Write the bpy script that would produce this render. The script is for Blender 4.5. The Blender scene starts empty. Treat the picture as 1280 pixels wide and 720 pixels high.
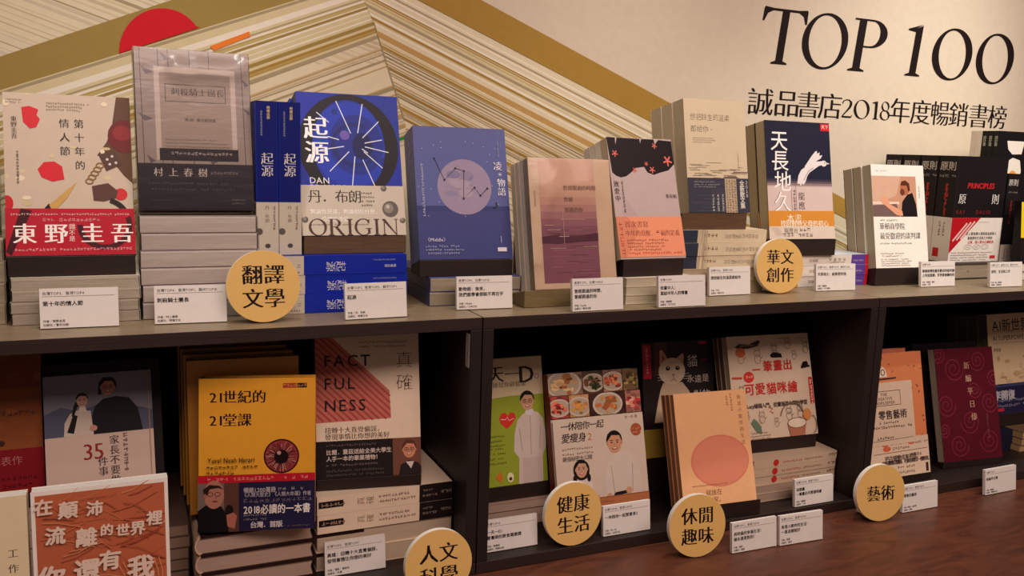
import bpy, math, random
from mathutils import Vector, Matrix

# ------------------------------------------------------------------ camera, world, lights
S = bpy.context.scene
COL = S.collection
CAM_POS = Vector((-0.4656755, -1.1463523, 0.2379551))
CAM_R = Vector((0.9154341, -0.4010862, 0.0333219))
CAM_U = Vector((0.0320949, 0.1552810, 0.9873488))
CAM_B = Vector((-0.4011862, -0.9027833, 0.1550224))
cd = bpy.data.cameras.new('camera')
cd.sensor_width = 36.0
cd.lens = 1100.0 / 1280.0 * 36.0
cd.clip_start = 0.05
cam = bpy.data.objects.new('camera', cd)
COL.objects.link(cam)
cam.matrix_world = Matrix((
    (CAM_R.x, CAM_U.x, CAM_B.x, CAM_POS.x),
    (CAM_R.y, CAM_U.y, CAM_B.y, CAM_POS.y),
    (CAM_R.z, CAM_U.z, CAM_B.z, CAM_POS.z),
    (0, 0, 0, 1)))
S.camera = cam
S.view_settings.view_transform = 'Standard'
S.view_settings.look = 'None'
S.view_settings.gamma = 1.0
S.view_settings.use_curve_mapping = False
S.view_settings.exposure = 1.47

w = bpy.data.worlds.new('shop_world')
S.world = w
w.use_nodes = True
w.node_tree.nodes['Background'].inputs[0].default_value = (1.0, 0.68, 0.56, 1)
w.node_tree.nodes['Background'].inputs[1].default_value = 0.055


def spot(name, loc, aim, power, col, size=60, blend=0.7, rad=0.05):
    l = bpy.data.lights.new(name, 'SPOT')
    l.energy = power
    l.color = col
    l.spot_size = math.radians(size)
    l.spot_blend = blend
    l.shadow_soft_size = rad
    o = bpy.data.objects.new(name, l)
    COL.objects.link(o)
    o.location = loc
    o.rotation_euler = (Vector(aim) - Vector(loc)).to_track_quat('-Z', 'Y').to_euler()
    return o


def area(name, loc, aim, power, col, sx, sy):
    l = bpy.data.lights.new(name, 'AREA')
    l.energy = power
    l.color = col
    l.shape = 'RECTANGLE'
    l.size, l.size_y = sx, sy
    o = bpy.data.objects.new(name, l)
    COL.objects.link(o)
    o.location = loc
    o.rotation_euler = (Vector(aim) - Vector(loc)).to_track_quat('-Z', 'Y').to_euler()
    return o


WARM = (1.0, 0.80, 0.60)
spot('track_spot_right', (1.50, -0.20, 1.40), (1.22, 0.20, 0.10), 17, (1.0, 0.97, 0.87), 62, 1.0, 0.04)
spot('track_spot_middle', (0.45, -0.15, 1.50), (0.45, 0.02, 0.0), 14, (1.0, 0.94, 0.85), 52, 1.0, 0.04)
spot('track_spot_left', (-0.42, -0.15, 1.50), (-0.40, 0.00, 0.0), 12, (1.0, 0.97, 0.92), 52, 1.0, 0.04)
spot('front_spot_left', (-0.45, -0.80, 1.40), (-0.40, 0.30, 0.22), 6.5, (1.0, 0.95, 0.88), 36, 0.9, 0.04)
spot('front_spot_middle', (0.40, -0.80, 1.40), (0.40, 0.30, 0.22), 4.5, (1.0, 0.93, 0.83), 36, 0.9, 0.04)
spot('front_spot_right', (1.35, -0.80, 1.40), (1.10, 0.30, 0.20), 15, (1.0, 0.97, 0.88), 42, 0.9, 0.04)
area('ambient_fill_panel', (0.30, -1.75, 1.65), (0.30, 0.1, -0.3), 18, (1.0, 0.76, 0.68), 2.6, 0.8)  # unseen soft fill, added to brighten the lower compartments

W = 0.38          # wall plane
BZ = -0.393       # bench top
FZ = -0.375       # cabinet floor


def wall_pt(px, py, y=W):
    """a point of the wall seen at this place of the photograph"""
    d = CAM_R * (px - 640) - CAM_U * (py - 360) - CAM_B * 1100.0
    t = (y - CAM_POS.y) / d.y
    p = CAM_POS + d * t
    return (p.x, p.z)


# ------------------------------------------------------------------ materials
MATS = {}


def lin(c):
    return tuple(((v / 255.0) / 12.92 if v / 255.0 <= 0.04045 else ((v / 255.0 + 0.055) / 1.055) ** 2.4) for v in c)


def contrast_lin(c):
    """camera contrast put into the colours: dark and middle tones deepened"""
    return tuple(.82 * (v / .82) ** 1.08 for v in lin(c))


def M(c, rough=0.45, spec=0.2):
    """plain printed paper, board or paint, with a faint procedural grain"""
    k = (tuple(c), rough, spec)
    if k in MATS:
        return MATS[k]
    m = bpy.data.materials.new('ink_%d_%d_%d' % tuple(c))
    m.use_nodes = True
    nt = m.node_tree
    b = nt.nodes['Principled BSDF']
    b.inputs['Roughness'].default_value = rough
    b.inputs['Specular IOR Level'].default_value = spec
    tc = nt.nodes.new('ShaderNodeTexCoord')
    nz = nt.nodes.new('ShaderNodeTexNoise')
    nz.inputs['Scale'].default_value = 60
    nz.inputs['Detail'].default_value = 3
    nt.links.new(tc.outputs['Object'], nz.inputs['Vector'])
    mx = nt.nodes.new('ShaderNodeMix')
    mx.data_type = 'RGBA'
    l = contrast_lin(c)
    mx.inputs['A'].default_value = (l[0] * .93, l[1] * .93, l[2] * .93, 1)
    mx.inputs['B'].default_value = (min(1, l[0] * 1.06), min(1, l[1] * 1.06), min(1, l[2] * 1.06), 1)
    nt.links.new(nz.outputs['Fac'], mx.inputs['Factor'])
    nt.links.new(mx.outputs['Result'], b.inputs['Base Color'])
    MATS[k] = m
    return m


def wood(name, ca, cb, scale=(2, 40, 40), rough=0.45, bump=0.15, spec=0.4, distort=2.0):
    m = bpy.data.materials.new(name)
    m.use_nodes = True
    nt = m.node_tree
    b = nt.nodes['Principled BSDF']
    b.inputs['Roughness'].default_value = rough
    b.inputs['Specular IOR Level'].default_value = spec
    tc = nt.nodes.new('ShaderNodeTexCoord')
    mp = nt.nodes.new('ShaderNodeMapping')
    mp.inputs['Scale'].default_value = scale
    nz = nt.nodes.new('ShaderNodeTexNoise')
    nz.inputs['Scale'].default_value = 3
    nz.inputs['Detail'].default_value = 8
    nz.inputs['Roughness'].default_value = 0.65
    nz.inputs['Distortion'].default_value = distort
    cr = nt.nodes.new('ShaderNodeValToRGB')
    cr.color_ramp.elements[0].position = 0.3
    cr.color_ramp.elements[1].position = 0.7
    cr.color_ramp.elements[0].color = (*lin(ca), 1)
    cr.color_ramp.elements[1].color = (*lin(cb), 1)
    bp = nt.nodes.new('ShaderNodeBump')
    bp.inputs['Strength'].default_value = bump
    bp.inputs['Distance'].default_value = 0.001
    nt.links.new(tc.outputs['Object'], mp.inputs['Vector'])
    nt.links.new(mp.outputs['Vector'], nz.inputs['Vector'])
    nt.links.new(nz.outputs['Fac'], cr.inputs['Fac'])
    nt.links.new(cr.outputs['Color'], b.inputs['Base Color'])
    nt.links.new(nz.outputs['Fac'], bp.inputs['Height'])
    nt.links.new(bp.outputs['Normal'], b.inputs['Normal'])
    return m


def wrap_mat():
    """shrink-wrap film: see-through with a wrinkled gloss"""
    m = bpy.data.materials.new('shrink_wrap_film')
    m.use_nodes = True
    nt = m.node_tree
    nt.nodes.remove(nt.nodes['Principled BSDF'])
    out = nt.nodes['Material Output']
    tr = nt.nodes.new('ShaderNodeBsdfTransparent')
    tr.inputs[0].default_value = (0.97, 0.97, 0.96, 1)
    gl = nt.nodes.new('ShaderNodeBsdfGlossy')
    gl.inputs['Roughness'].default_value = 0.2
    fr = nt.nodes.new('ShaderNodeFresnel')
    fr.inputs['IOR'].default_value = 1.45
    ml = nt.nodes.new('ShaderNodeMath')
    ml.operation = 'MULTIPLY'
    ml.inputs[1].default_value = 0.7
    tc = nt.nodes.new('ShaderNodeTexCoord')
    mp = nt.nodes.new('ShaderNodeMapping')
    mp.inputs['Scale'].default_value = (5, 5, 14)
    nz = nt.nodes.new('ShaderNodeTexNoise')
    nz.inputs['Scale'].default_value = 2.2
    nz.inputs['Detail'].default_value = 3
    bp = nt.nodes.new('ShaderNodeBump')
    bp.inputs['Strength'].default_value = 0.4
    bp.inputs['Distance'].default_value = 0.003
    mix = nt.nodes.new('ShaderNodeMixShader')
    nt.links.new(tc.outputs['Object'], mp.inputs['Vector'])
    nt.links.new(mp.outputs['Vector'], nz.inputs['Vector'])
    nt.links.new(nz.outputs['Fac'], bp.inputs['Height'])
    nt.links.new(bp.outputs['Normal'], gl.inputs['Normal'])
    nt.links.new(bp.outputs['Normal'], fr.inputs['Normal'])
    nt.links.new(fr.outputs[0], ml.inputs[0])
    nt.links.new(ml.outputs[0], mix.inputs[0])
    nt.links.new(tr.outputs[0], mix.inputs[1])
    nt.links.new(gl.outputs[0], mix.inputs[2])
    nt.links.new(mix.outputs[0], out.inputs[0])
    return m


def pages_mat(name, c, axis):
    """paper edges of a page block: fine leaf lines across one axis"""
    sc = {'z': (6, 6, 900), 'y': (6, 900, 6)}[axis]
    d = tuple(int(v * .80) for v in c)
    return wood(name, d, c, sc, 0.75, 0.25, 0.2, 0.3)


WRAP = wrap_mat()
PG = {}


def pages(c, axis):
    k = (tuple(c), axis)
    if k not in PG:
        PG[k] = pages_mat('page_edges', c, axis)
    return PG[k]


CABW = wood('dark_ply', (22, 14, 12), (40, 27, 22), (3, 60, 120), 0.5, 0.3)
CABTOPLIT = wood('lit_shelf_top_ply', (112, 96, 74), (140, 122, 96), (2.5, 30, 30), 0.38, 0.08, 0.5)  # same dark ply; its lamplit sheen is put into the lighter colour
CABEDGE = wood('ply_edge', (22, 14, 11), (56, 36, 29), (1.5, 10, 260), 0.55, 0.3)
CABEDGEV = wood('ply_edge_upright', (18, 11, 10), (38, 25, 20), (260, 10, 1.5), 0.55, 0.3)
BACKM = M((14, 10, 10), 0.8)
BENCHM = wood('red_brown_wood', (62, 30, 18), (102, 56, 35), (2.2, 9, 9), 0.42, 0.1, 0.5)
STANDD = wood('dark_stand_wood', (30, 20, 17), (44, 30, 25), (4, 50, 50), 0.5, 0.1)
STANDB = wood('brown_stand_wood', (74, 52, 34), (104, 76, 50), (4, 60, 90), 0.6, 0.15)
STANDO = wood('olive_stand_wood', (98, 84, 52), (128, 112, 74), (4, 60, 90), 0.6, 0.15)

# ------------------------------------------------------------------ mesh helpers


class MB:
    def __init__(s):
        s.v, s.f, s.i, s.m = [], [], [], []

    def mi(s, mat):
        if mat not in s.m:
            s.m.append(mat)
        return s.m.index(mat)

    def add(s, vs, fs, mat):
        o = len(s.v)
        k = s.mi(mat)
        s.v += [tuple(p) for p in vs]
        for f in fs:
            s.f.append(tuple(o + j for j in f))
            s.i.append(k)

    def box(s, x0, x1, y0, y1, z0, z1, mat, front=None, top=None):
        vs = [(x0, y0, z0), (x1, y0, z0), (x1, y1, z0), (x0, y1, z0), (x0, y0, z1), (x1, y0, z1), (x1, y1, z1), (x0, y1, z1)]
        s.hexa(vs, mat, front, top)

    def hexa(s, vs, mat, front=None, top=None):
        s.add(vs, [(0, 3, 2, 1), (2, 3, 7, 6), (1, 2, 6, 5), (3, 0, 4, 7), (0, 1, 5, 4), (4, 5, 6, 7)], mat)
        if front:
            s.i[-2] = s.mi(front)
        if top:
            s.i[-1] = s.mi(top)

    def prism(s, prof, y0, y1, mat, cap=None):
        """profile of (x, z) run along y"""
        n = len(prof)
        vs = [(x, y0, z) for x, z in prof] + [(x, y1, z) for x, z in prof]
        s.add(vs, [(i, i + n, (i + 1) % n + n, (i + 1) % n) for i in range(n)], mat)
        s.add(vs, [tuple(range(n)), tuple(range(2 * n - 1, n - 1, -1))], cap or mat)

    def build(s, name, parent=None):
        me = bpy.data.meshes.new(name)
        me.from_pydata(s.v, [], s.f)
        for m in s.m:
            me.materials.append(m)
        me.polygons.foreach_set('material_index', s.i)
        me.update()
        o = bpy.data.objects.new(name, me)
        COL.objects.link(o)
        if parent:
            o.parent = parent
        return o


def tag(o, label, cat, group=None, kind=None):
    if label:
        o['label'] = label
    if cat:
        o['category'] = cat
    if group:
        o['group'] = group
    if kind:
        o['kind'] = kind
    return o


def thing(name, label, cat, loc, yaw=0.0, lean=0.0, group=None, roll=0.0):
    o = bpy.data.objects.new(name, None)
    o.empty_display_size = 0.02
    COL.objects.link(o)
    o.location = loc
    o.rotation_euler = (-math.radians(lean), math.radians(roll), math.radians(yaw))
    return tag(o, label, cat, group)


def bev(o, wd=0.0006, seg=2):
    b = o.modifiers.new('bevel', 'BEVEL')
    b.width = wd
    b.segments = seg
    b.limit_method = 'ANGLE'
    return o


# ------------------------------------------------------------------ glyphs
GC = {}


def glyph(ch, off):
    k = (ch, off)
    if k in GC:
        return GC[k]
    c = bpy.data.curves.new('g', 'FONT')
    c.body = ch
    c.offset = off
    c.resolution_u = 2
    o = bpy.data.objects.new('g', c)
    COL.objects.link(o)
    dg = bpy.context.evaluated_depsgraph_get()
    me = bpy.data.meshes.new_from_object(o.evaluated_get(dg))
    vs = [(v.co.x, v.co.y) for v in me.vertices]
    fs = [tuple(p.vertices) for p in me.polygons]
    bpy.data.meshes.remove(me)
    bpy.data.objects.remove(o)
    bpy.data.curves.remove(c)
    if ord(ch) < 0x2000:
        x1 = max([p[0] for p in vs] or [0.25])
        adv = x1 + 0.07
    else:
        adv = 1.0
    GC[k] = (vs, fs, adv)
    return GC[k]


def ringpts(cx, cy, rx, ry, n=40, a0=0, a1=2 * math.pi, tilt=0):
    out = []
    for i in range(n + (0 if abs(a1 - a0 - 2 * math.pi) < 1e-6 else 1)):
        t = a0 + (a1 - a0) * i / n
        x, y = rx * math.cos(t), ry * math.sin(t)
        c, s = math.cos(tilt), math.sin(tilt)
        out.append((cx + c * x - s * y, cy + s * x + c * y))
    return out


def quadring(a, b, closed=True):
    n = len(a)
    vs = list(a) + list(b)
    r = range(n) if closed else range(n - 1)
    return vs, [(i, (i + 1) % n, (i + 1) % n + n, i + n) for i in r]


def stroke(pts, ws):
    L, R = [], []
    n = len(pts)
    if not isinstance(ws, (list, tuple)):
        ws = [ws] * n
    for i, (x, y) in enumerate(pts):
        a = pts[max(0, i - 1)]
        b = pts[min(n - 1, i + 1)]
        dx, dy = b[0] - a[0], b[1] - a[1]
        l = math.hypot(dx, dy) or 1
        nx, ny = -dy / l * ws[i] / 2, dx / l * ws[i] / 2
        L.append((x + nx, y + ny))
        R.append((x - nx, y - ny))
    return quadring(L, R, False)


def P(*pts):
    return (list(pts), [tuple(range(len(pts)))])


def foot(x0, x1, y=0, up=1):
    """a bracketed serif under a stem spanning x0..x1"""
    e = 0.075
    t = 0.028
    return [P((x0 - e, y), (x1 + e, y), (x1 + e, y + up * t), (x1, y + up * (t + .035)), (x0, y + up * (t + .035)), (x0 - e, y + up * t))]


def serif(ch):
    """roman capitals and figures drawn as outlines, cap height 1; returns pieces and advance"""
    th, tn = 0.125, 0.035
    g = []
    if ch == 'T':
        g = [P((.315, 0), (.315 + th, 0), (.315 + th, .98), (.315, .98))] + foot(.315, .315 + th)
        g += [P((.02, .955), (.735, .955), (.735, 1.0), (.02, 1.0)),
              P((.0, .76), (.03, .76), (.075, .90), (.16, .957), (.16, 1.0), (.02, 1.02), (.005, .99)),
              P((.755, .76), (.725, .76), (.68, .90), (.595, .957), (.595, 1.0), (.735, 1.02), (.75, .99))]
        return g, .76
    if ch in 'O0':
        rx = .41 if ch == 'O' else .36
        o = ringpts(rx, .5, rx, .525, 56)
        i = ringpts(rx, .5, rx - .118, .48, 56, tilt=.10)
        return [quadring(o, i)], 2 * rx
    if ch == '1':
        return [P((.16, .03), (.16 + th, .03), (.16 + th, 1.0), (.16, .93))] + foot(.16, .16 + th) + [P((.16, .86), (.16, .93), (.16 + th, 1.02), (.02, .915), (.02, .885))], .44
    if ch == 'I':
        return [P((.1, 0), (.1 + th, 0), (.1 + th, 1), (.1, 1))] + foot(.1, .1 + th) + foot(.1, .1 + th, 1, -1), .33
    if ch in 'PR':
        g = [P((.1, 0), (.1 + th, 0), (.1 + th, 1), (.1, 1))] + foot(.1, .1 + th)
        g += [P((.025, .965), (.1, .965), (.1, 1), (.025, 1))]
        a0, a1 = -math.pi / 2, math.pi / 2
        b = .46 if ch == 'P' else .50
        cy, ry = (1 + b) / 2, (1 - b) / 2
        oo = [(.2, b)] + ringpts(.33, cy, .27, ry, 24, a0, a1) + [(.2, 1)]
        ii = [(.2, b + tn)] + ringpts(.33, cy, .27 - th, ry - tn, 24, a0, a1) + [(.2, 1 - tn)]
        g += [quadring(oo, ii, False)]
        if ch == 'R':
            g += [P((.31, .52), (.45, .52), (.74, .03), (.80, 0), (.66, 0), (.60, .03))]
            return g, .80
        return g, .62
    if ch == 'G':
        a0, a1 = math.radians(48), math.radians(318)
        oo = ringpts(.42, .5, .42, .525, 40, a0, a1)
        ii = ringpts(.42, .5, .305, .48, 40, a0 - .06, a1 + .06)
        g = [quadring(oo, ii, False), P((.62, .06), (.74, .10), (.74, .42), (.62, .42)), P((.52, .40), (.82, .40), (.82, .43), (.52, .43)),
             P((.66, .72), (.69, .72), (.72, .98), (.69, .98), (.60, .86))]
        return g, .84
    if ch == 'N':
        g = [P((.12, 0), (.165, 0), (.165, 1), (.12, 1)), P((.70, 0), (.745, 0), (.745, 1), (.70, 1)), P((.03, 1), (.19, 1), (.745, 0), (.70, 0))]
        g += foot(.12, .165) + [P((.62, .97), (.83, .97), (.83, 1), (.62, 1))]
        return g, .85
    if ch == '2':
        pts = [(.03, .76), (.07, .90), (.18, .97), (.32, .96), (.41, .86), (.42, .72), (.36, .55), (.24, .36), (.08, .12), (.04, .05)]
        g = [stroke(pts, [.05, .06, .05, .07, .11, .12, .10, .075, .06, .05]), P((.03, 0), (.46, 0), (.52, .16), (.49, .16), (.44, .095), (.06, .095))]
        return g, .52
    if ch == '8':
        a = quadring(ringpts(.25, .745, .2, .275, 36), ringpts(.25, .745, .12, .235, 36, tilt=.25))
        b = quadring(ringpts(.25, .26, .25, .285, 36), ringpts(.25, .26, .155, .24, 36, tilt=.25))
        return [a, b], .52
    return [], .3


# ------------------------------------------------------------------ printing on a surface


class Art:
    """prints onto a w x h face; fractions run from the left and from the TOP"""

    def __init__(s, mb, w, h, xf, rough=0.45, spec=0.2, seed=1):
        s.mb, s.w, s.h, s.xf, s.l = mb, w, h, xf, 0
        s.rough, s.spec = rough, spec
        s.rng = random.Random(seed)
        s.clip = None

    def _m(s, c):
        return M(c, s.rough, s.spec)

    def put(s, uv, fs, c, step=1.0):
        s.l += step
        z = 0.00003 + s.l * 0.00002
        x0, y0, x1, y1 = s.clip or (0.0, 0.0, 1.0, 1.0)
        s.mb.add([s.xf(min(s.w * x1, max(s.w * x0, u)), min(s.h * (1 - y0), max(s.h * (1 - y1), v)), z) for u, v in uv], fs, s._m(c))

    def pt(s, p):
        return (p[0] * s.w, (1 - p[1]) * s.h)

    def poly(s, pts, c):
        s.put([s.pt(p) for p in pts], [tuple(range(len(pts)))], c)

    def rect(s, x0, y0, x1, y1, c):
        s.poly([(x0, y1), (x1, y1), (x1, y0), (x0, y0)], c)

    def frame(s, x0, y0, x1, y1, wd, c):
        q = wd * s.w / s.h
        s.rect(x0, y0, x1, y0 + q, c)
        s.rect(x0, y1 - q, x1, y1, c)
        s.rect(x0, y0, x0 + wd, y1, c)
        s.rect(x1 - wd, y0, x1, y1, c)

    def ell(s, cx, cy, rx, ry, c, n=32, tilt=0):
        x, y = s.pt((cx, cy))
        p = ringpts(x, y, rx * s.w, ry * s.w, n, tilt=tilt)
        s.put(p, [tuple(range(n))], c)

    def ring(s, cx, cy, rx, ry, wd, c, n=48, a0=0, a1=360, wy=None):
        x, y = s.pt((cx, cy))
        a, b = math.radians(a0), math.radians(a1)
        cl = abs(a1 - a0) >= 360
        p = ringpts(x, y, rx * s.w, ry * s.w, n, a, b if not cl else a + 2 * math.pi)
        q = ringpts(x, y, (rx - wd) * s.w, (ry - (wy if wy is not None else wd)) * s.w, n, a, b if not cl else a + 2 * math.pi)
        v, f = quadring(p, q, cl)
        s.put(v, f, c)

    def line(s, pts, wd, c):
        v, f = stroke([s.pt(p) for p in pts], wd * s.w)
        s.put(v, f, c)

    def text(s, t, x, y, size, c, al='l', ming=False, vert=False, sx=1.0, sy=1.0, gap=0.0, off=0.0, jit=0.0, shear=0.0, heavy=False):
        """x, y: left top of the first cell (or its centre / right with al)"""
        e = size * s.w
        bx, by = s.pt((x, y))
        o = (-0.006 if heavy else -0.014) if ming else min(off, 0.0)
        gl = [glyph(ch, o) if ch not in ' \u3000' else ([], [], 0.35 if ch == ' ' else 1.0) for ch in t]
        tot = sum(g[2] for g in gl) + gap * (len(gl) - 1)
        c0 = {'l': 0, 'c': -tot / 2, 'r': -tot}[al] * e * sx
        jit_ = [(s.rng.uniform(-jit, jit), s.rng.uniform(-jit, jit)) if jit else (0, 0) for _ in t]
        if ming:
            shifts = ((-0.03, 0), (0, 0), (0.03, 0)) if heavy else ((-0.02, 0), (0, 0), (0.02, 0))
        elif off > 0:
            shifts = ((-off * 1.3, 0), (off * 1.3, 0), (0, off), (0, -off))
        else:
            shifts = ((0, 0),)
        for sh in shifts:
            uv, fs = [], []
            cx, cy = c0, 0
            for (ch, (vs, f, adv)), (jx, jy) in zip(zip(t, gl), jit_):
                b = len(uv)
                for vx, vy in vs:
                    if vert and adv != 1.0:
                        vx += 0.5 - (adv - .07) / 2
                    uv.append((bx + cx + (vx + sh[0] + jx + shear * vy) * e * sx, by + cy + (vy + sh[1] - 0.88 + jy) * e * sy))
                fs += [tuple(b + k for k in q) for q in f]
                if vert:
                    cy -= (1.0 + gap) * e * sy
                else:
                    cx += (adv + gap) * e * sx
            if uv:
                s.put(uv, fs, c, .25 if sh != shifts[0] else 1.0)

    def serif(s, t, x, y, cap, c, x1=None, gap=0.07):
        """x: left, y: baseline, cap: cap height as a fraction of w"""
        gl = [serif(ch) if ch != ' ' else ([], .3) for ch in t]
        tot = sum(g[1] for g in gl) + gap * (len(gl) - 1)
        e = cap * s.w
        kx = e if x1 is None else (x1 - x) * s.w / tot
        bx, by = s.pt((x, y))
        px = 0
        for g, adv in gl:
            for k, (vs, f) in enumerate(g):
                s.put([(bx + (px + vx) * kx, by + vy * e) for vx, vy in vs], f, c, .2)
            px += adv + gap

    def greek(s, x0, y0, x1, size, c, rows=1, lead=1.7, ragged=0.25):
        """rows of print too small to read: tiny strokes in character cells"""
        uv, fs = [], []

        def bar(a, b, q, d):
            k = len(uv)
            uv.extend([s.pt((a, d)), s.pt((q, d)), s.pt((q, b)), s.pt((a, b))])
            fs.append((k, k + 1, k + 2, k + 3))
        q = s.w / s.h
        for r in range(rows):
            y = y0 + r * size * lead * q
            x = x0
            xe = x1 - s.rng.random() * ragged * (x1 - x0)
            while x < xe:
                if s.rng.random() > 0.07:
                    a = size * .76
                    for k in range(2):
                        yy = y + size * q * s.rng.uniform(0.02, .8)
                        bar(x, yy, x + a, yy + size * q * .13)
                    for k in range(2):
                        xx = x + a * s.rng.uniform(0.0, .82)
                        ya = y + size * q * s.rng.uniform(0, .4)
                        bar(xx, ya, xx + a * .16, ya + size * q * .55)
                x += size
        s.put(uv, fs, c)

    def greekv(s, x0, y0, y1, size, c, cols=1, lead=1.6):
        uv, fs = [], []
        q = s.w / s.h
        for r in range(cols):
            x = x0 - r * size * lead
            y = y0
            while y < y1:
                a = size * .86
                for (p0, p1, p2, p3) in ((0, s.rng.uniform(0, .8), 1, .17), (0, s.rng.uniform(0, .8), 1, .17), (s.rng.uniform(0, .8), 0, .2, .95)):
                    k = len(uv)
                    xa, ya = x + a * p0, y + size * q * p1
                    xb, yb = xa + a * p2, ya + size * q * p3
                    uv.extend([s.pt((xa, yb)), s.pt((xb, yb)), s.pt((xb, ya)), s.pt((xa, ya))])
                    fs.append((k, k + 1, k + 2, k + 3))
                y += size * q * 1.08
        s.put(uv, fs, c)


def front_xf(u, v, l):
    return (u, -l, v)


# ------------------------------------------------------------------ books


def book(label, loc, yaw, lean, w_, h, t, cover, art=None, spine='L', spine_col=None, spine_art=None, band=None,
         page=(205, 192, 165), wrap=False, hard=False, group=None, roll=0.0, rough=0.42, back_col=None, cat='book', name='book', seed=3):
    """standing book; origin at the lower left corner of its front cover, thickness runs back (+y)"""
    r = thing(name, label, cat, loc, yaw, lean, group, roll)
    c = 0.002 if hard else 0.0006
    ins = 0.003 if hard else 0.0006
    mb = MB()
    cm = M(cover, rough)
    sm = M(spine_col or cover, rough)
    bm = M(back_col or cover, rough)
    mb.box(0, w_, 0, c, 0, h, cm)
    mb.box(0, w_, t - c, t, 0, h, bm)
    if spine == 'L':
        mb.box(0, c, c, t - c, 0, h, sm)
    else:
        mb.box(w_ - c, w_, c, t - c, 0, h, sm)
    if art:
        art(Art(mb, w_, h, front_xf, rough, seed=seed))
    if spine_art and spine == 'L':
        spine_art(Art(mb, t, h, lambda u, v, l: (-l, t - u, v), rough, seed=seed + 1))
    mb.build('cover', r)
    pb = MB()
    x0, x1 = (c, w_ - ins) if spine == 'L' else (ins, w_ - c)
    pb.box(x0, x1, c, t - c, ins, h - ins, pages(page, 'y'))
    pb.build('page_block', r)
    if band:
        bh, bc, bart, bsart = (list(band) + [None, None])[:4]
        g = 0.0009
        bb = MB()
        m = M(bc, rough)
        bb.box(-g, w_ + g, -g, -g * .3, 0.0005, bh, m)
        if spine == 'L':
            bb.box(-g, -g * .3, -g * .3, t + g, 0.0005, bh, m)
        else:
            bb.box(w_ + g * .3, w_ + g, -g * .3, t + g, 0.0005, bh, m)
        bb.box(-g, w_ + g, t + g * .3, t + g, 0.0005, bh, m)
        if bart:
            bart(Art(bb, w_ + 2 * g, bh, lambda u, v, l: (u - g, -g - l, v), rough, seed=seed + 2))
        if bsart and spine == 'L':
            bsart(Art(bb, t, bh, lambda u, v, l: (-g - l, t - u, v), rough, seed=seed + 3))
        bb.build('paper_band', r)
    if wrap:
        e = 0.0012
        wb = MB()
        wb.box(-e, w_ + e, -e, t + e, 0.0002, h + e, WRAP)
        wo = bev(wb.build('plastic_wrap', r), 0.0015, 2)
    return r


def film_sheet(r, w_, h, ridges, n=44):
    """a loose sheet of shrink-wrap over the front cover, raised along creases"""
    vs, fs = [], []
    for j in range(n + 1):
        for i in range(n + 1):
            x, z = w_ * i / n, h * j / n
            d = 0.0017
            for pts, sg, amp in ridges:
                best = 9.0
                for (ax, ay), (bx, by) in zip(pts[:-1], pts[1:]):
                    ax, ay, bx, by = ax * w_, (1 - ay) * h, bx * w_, (1 - by) * h
                    L2 = (bx - ax) ** 2 + (by - ay) ** 2
                    t = max(0.0, min(1.0, ((x - ax) * (bx - ax) + (z - ay) * (by - ay)) / L2))
                    best = min(best, math.hypot(x - ax - t * (bx - ax), z - ay - t * (by - ay)))
                d += amp * math.exp(-best * best / (2 * sg * sg))
            vs.append((x, -d, z))
    for j in range(n):
        for i in range(n):
            k = j * (n + 1) + i
            fs.append((k, k + 1, k + n + 2, k + n + 1))
    mb = MB()
    mb.add(vs, fs, WRAP)
    o = mb.build('plastic_sheet', r)
    for p in o.data.polygons:
        p.use_smooth = True
    return o


def copies(n, label_fn, loc, yaw, lean, w_, h, t, cover, t0, group, dx=0.0, gap=0.0006, **kw):
    """further copies leaning behind the front book, each a book of its own"""
    out = []
    if kw.get('wrap'):
        gap = max(gap, 0.0030)
    if kw.get('band'):
        gap = max(gap, 0.0022)
    t0 = t0 + gap + (0.0012 if kw.get('wrap') else 0.0)
    ry = Matrix.Rotation(math.radians(yaw), 3, 'Z') @ Matrix.Rotation(-math.radians(lean), 3, 'X')
    for k in range(n):
        p = Vector(loc) + ry @ Vector((dx * (k + 1), t0 + k * (t + gap), 0))
        if out and not kw.get('fresh'):
            s = out[0]
            c = s.copy()
            COL.objects.link(c)
            for ch in s.children:
                d = ch.copy()
                COL.objects.link(d)
                d.parent = c
            c.location = p
            c['label'] = label_fn(k)
            out.append(c)
        else:
            out.append(book(label_fn(k), p, yaw, lean, w_, h, t, cover, group=group, **{a: b for a, b in kw.items() if a != 'fresh'}))
    return out


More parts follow.
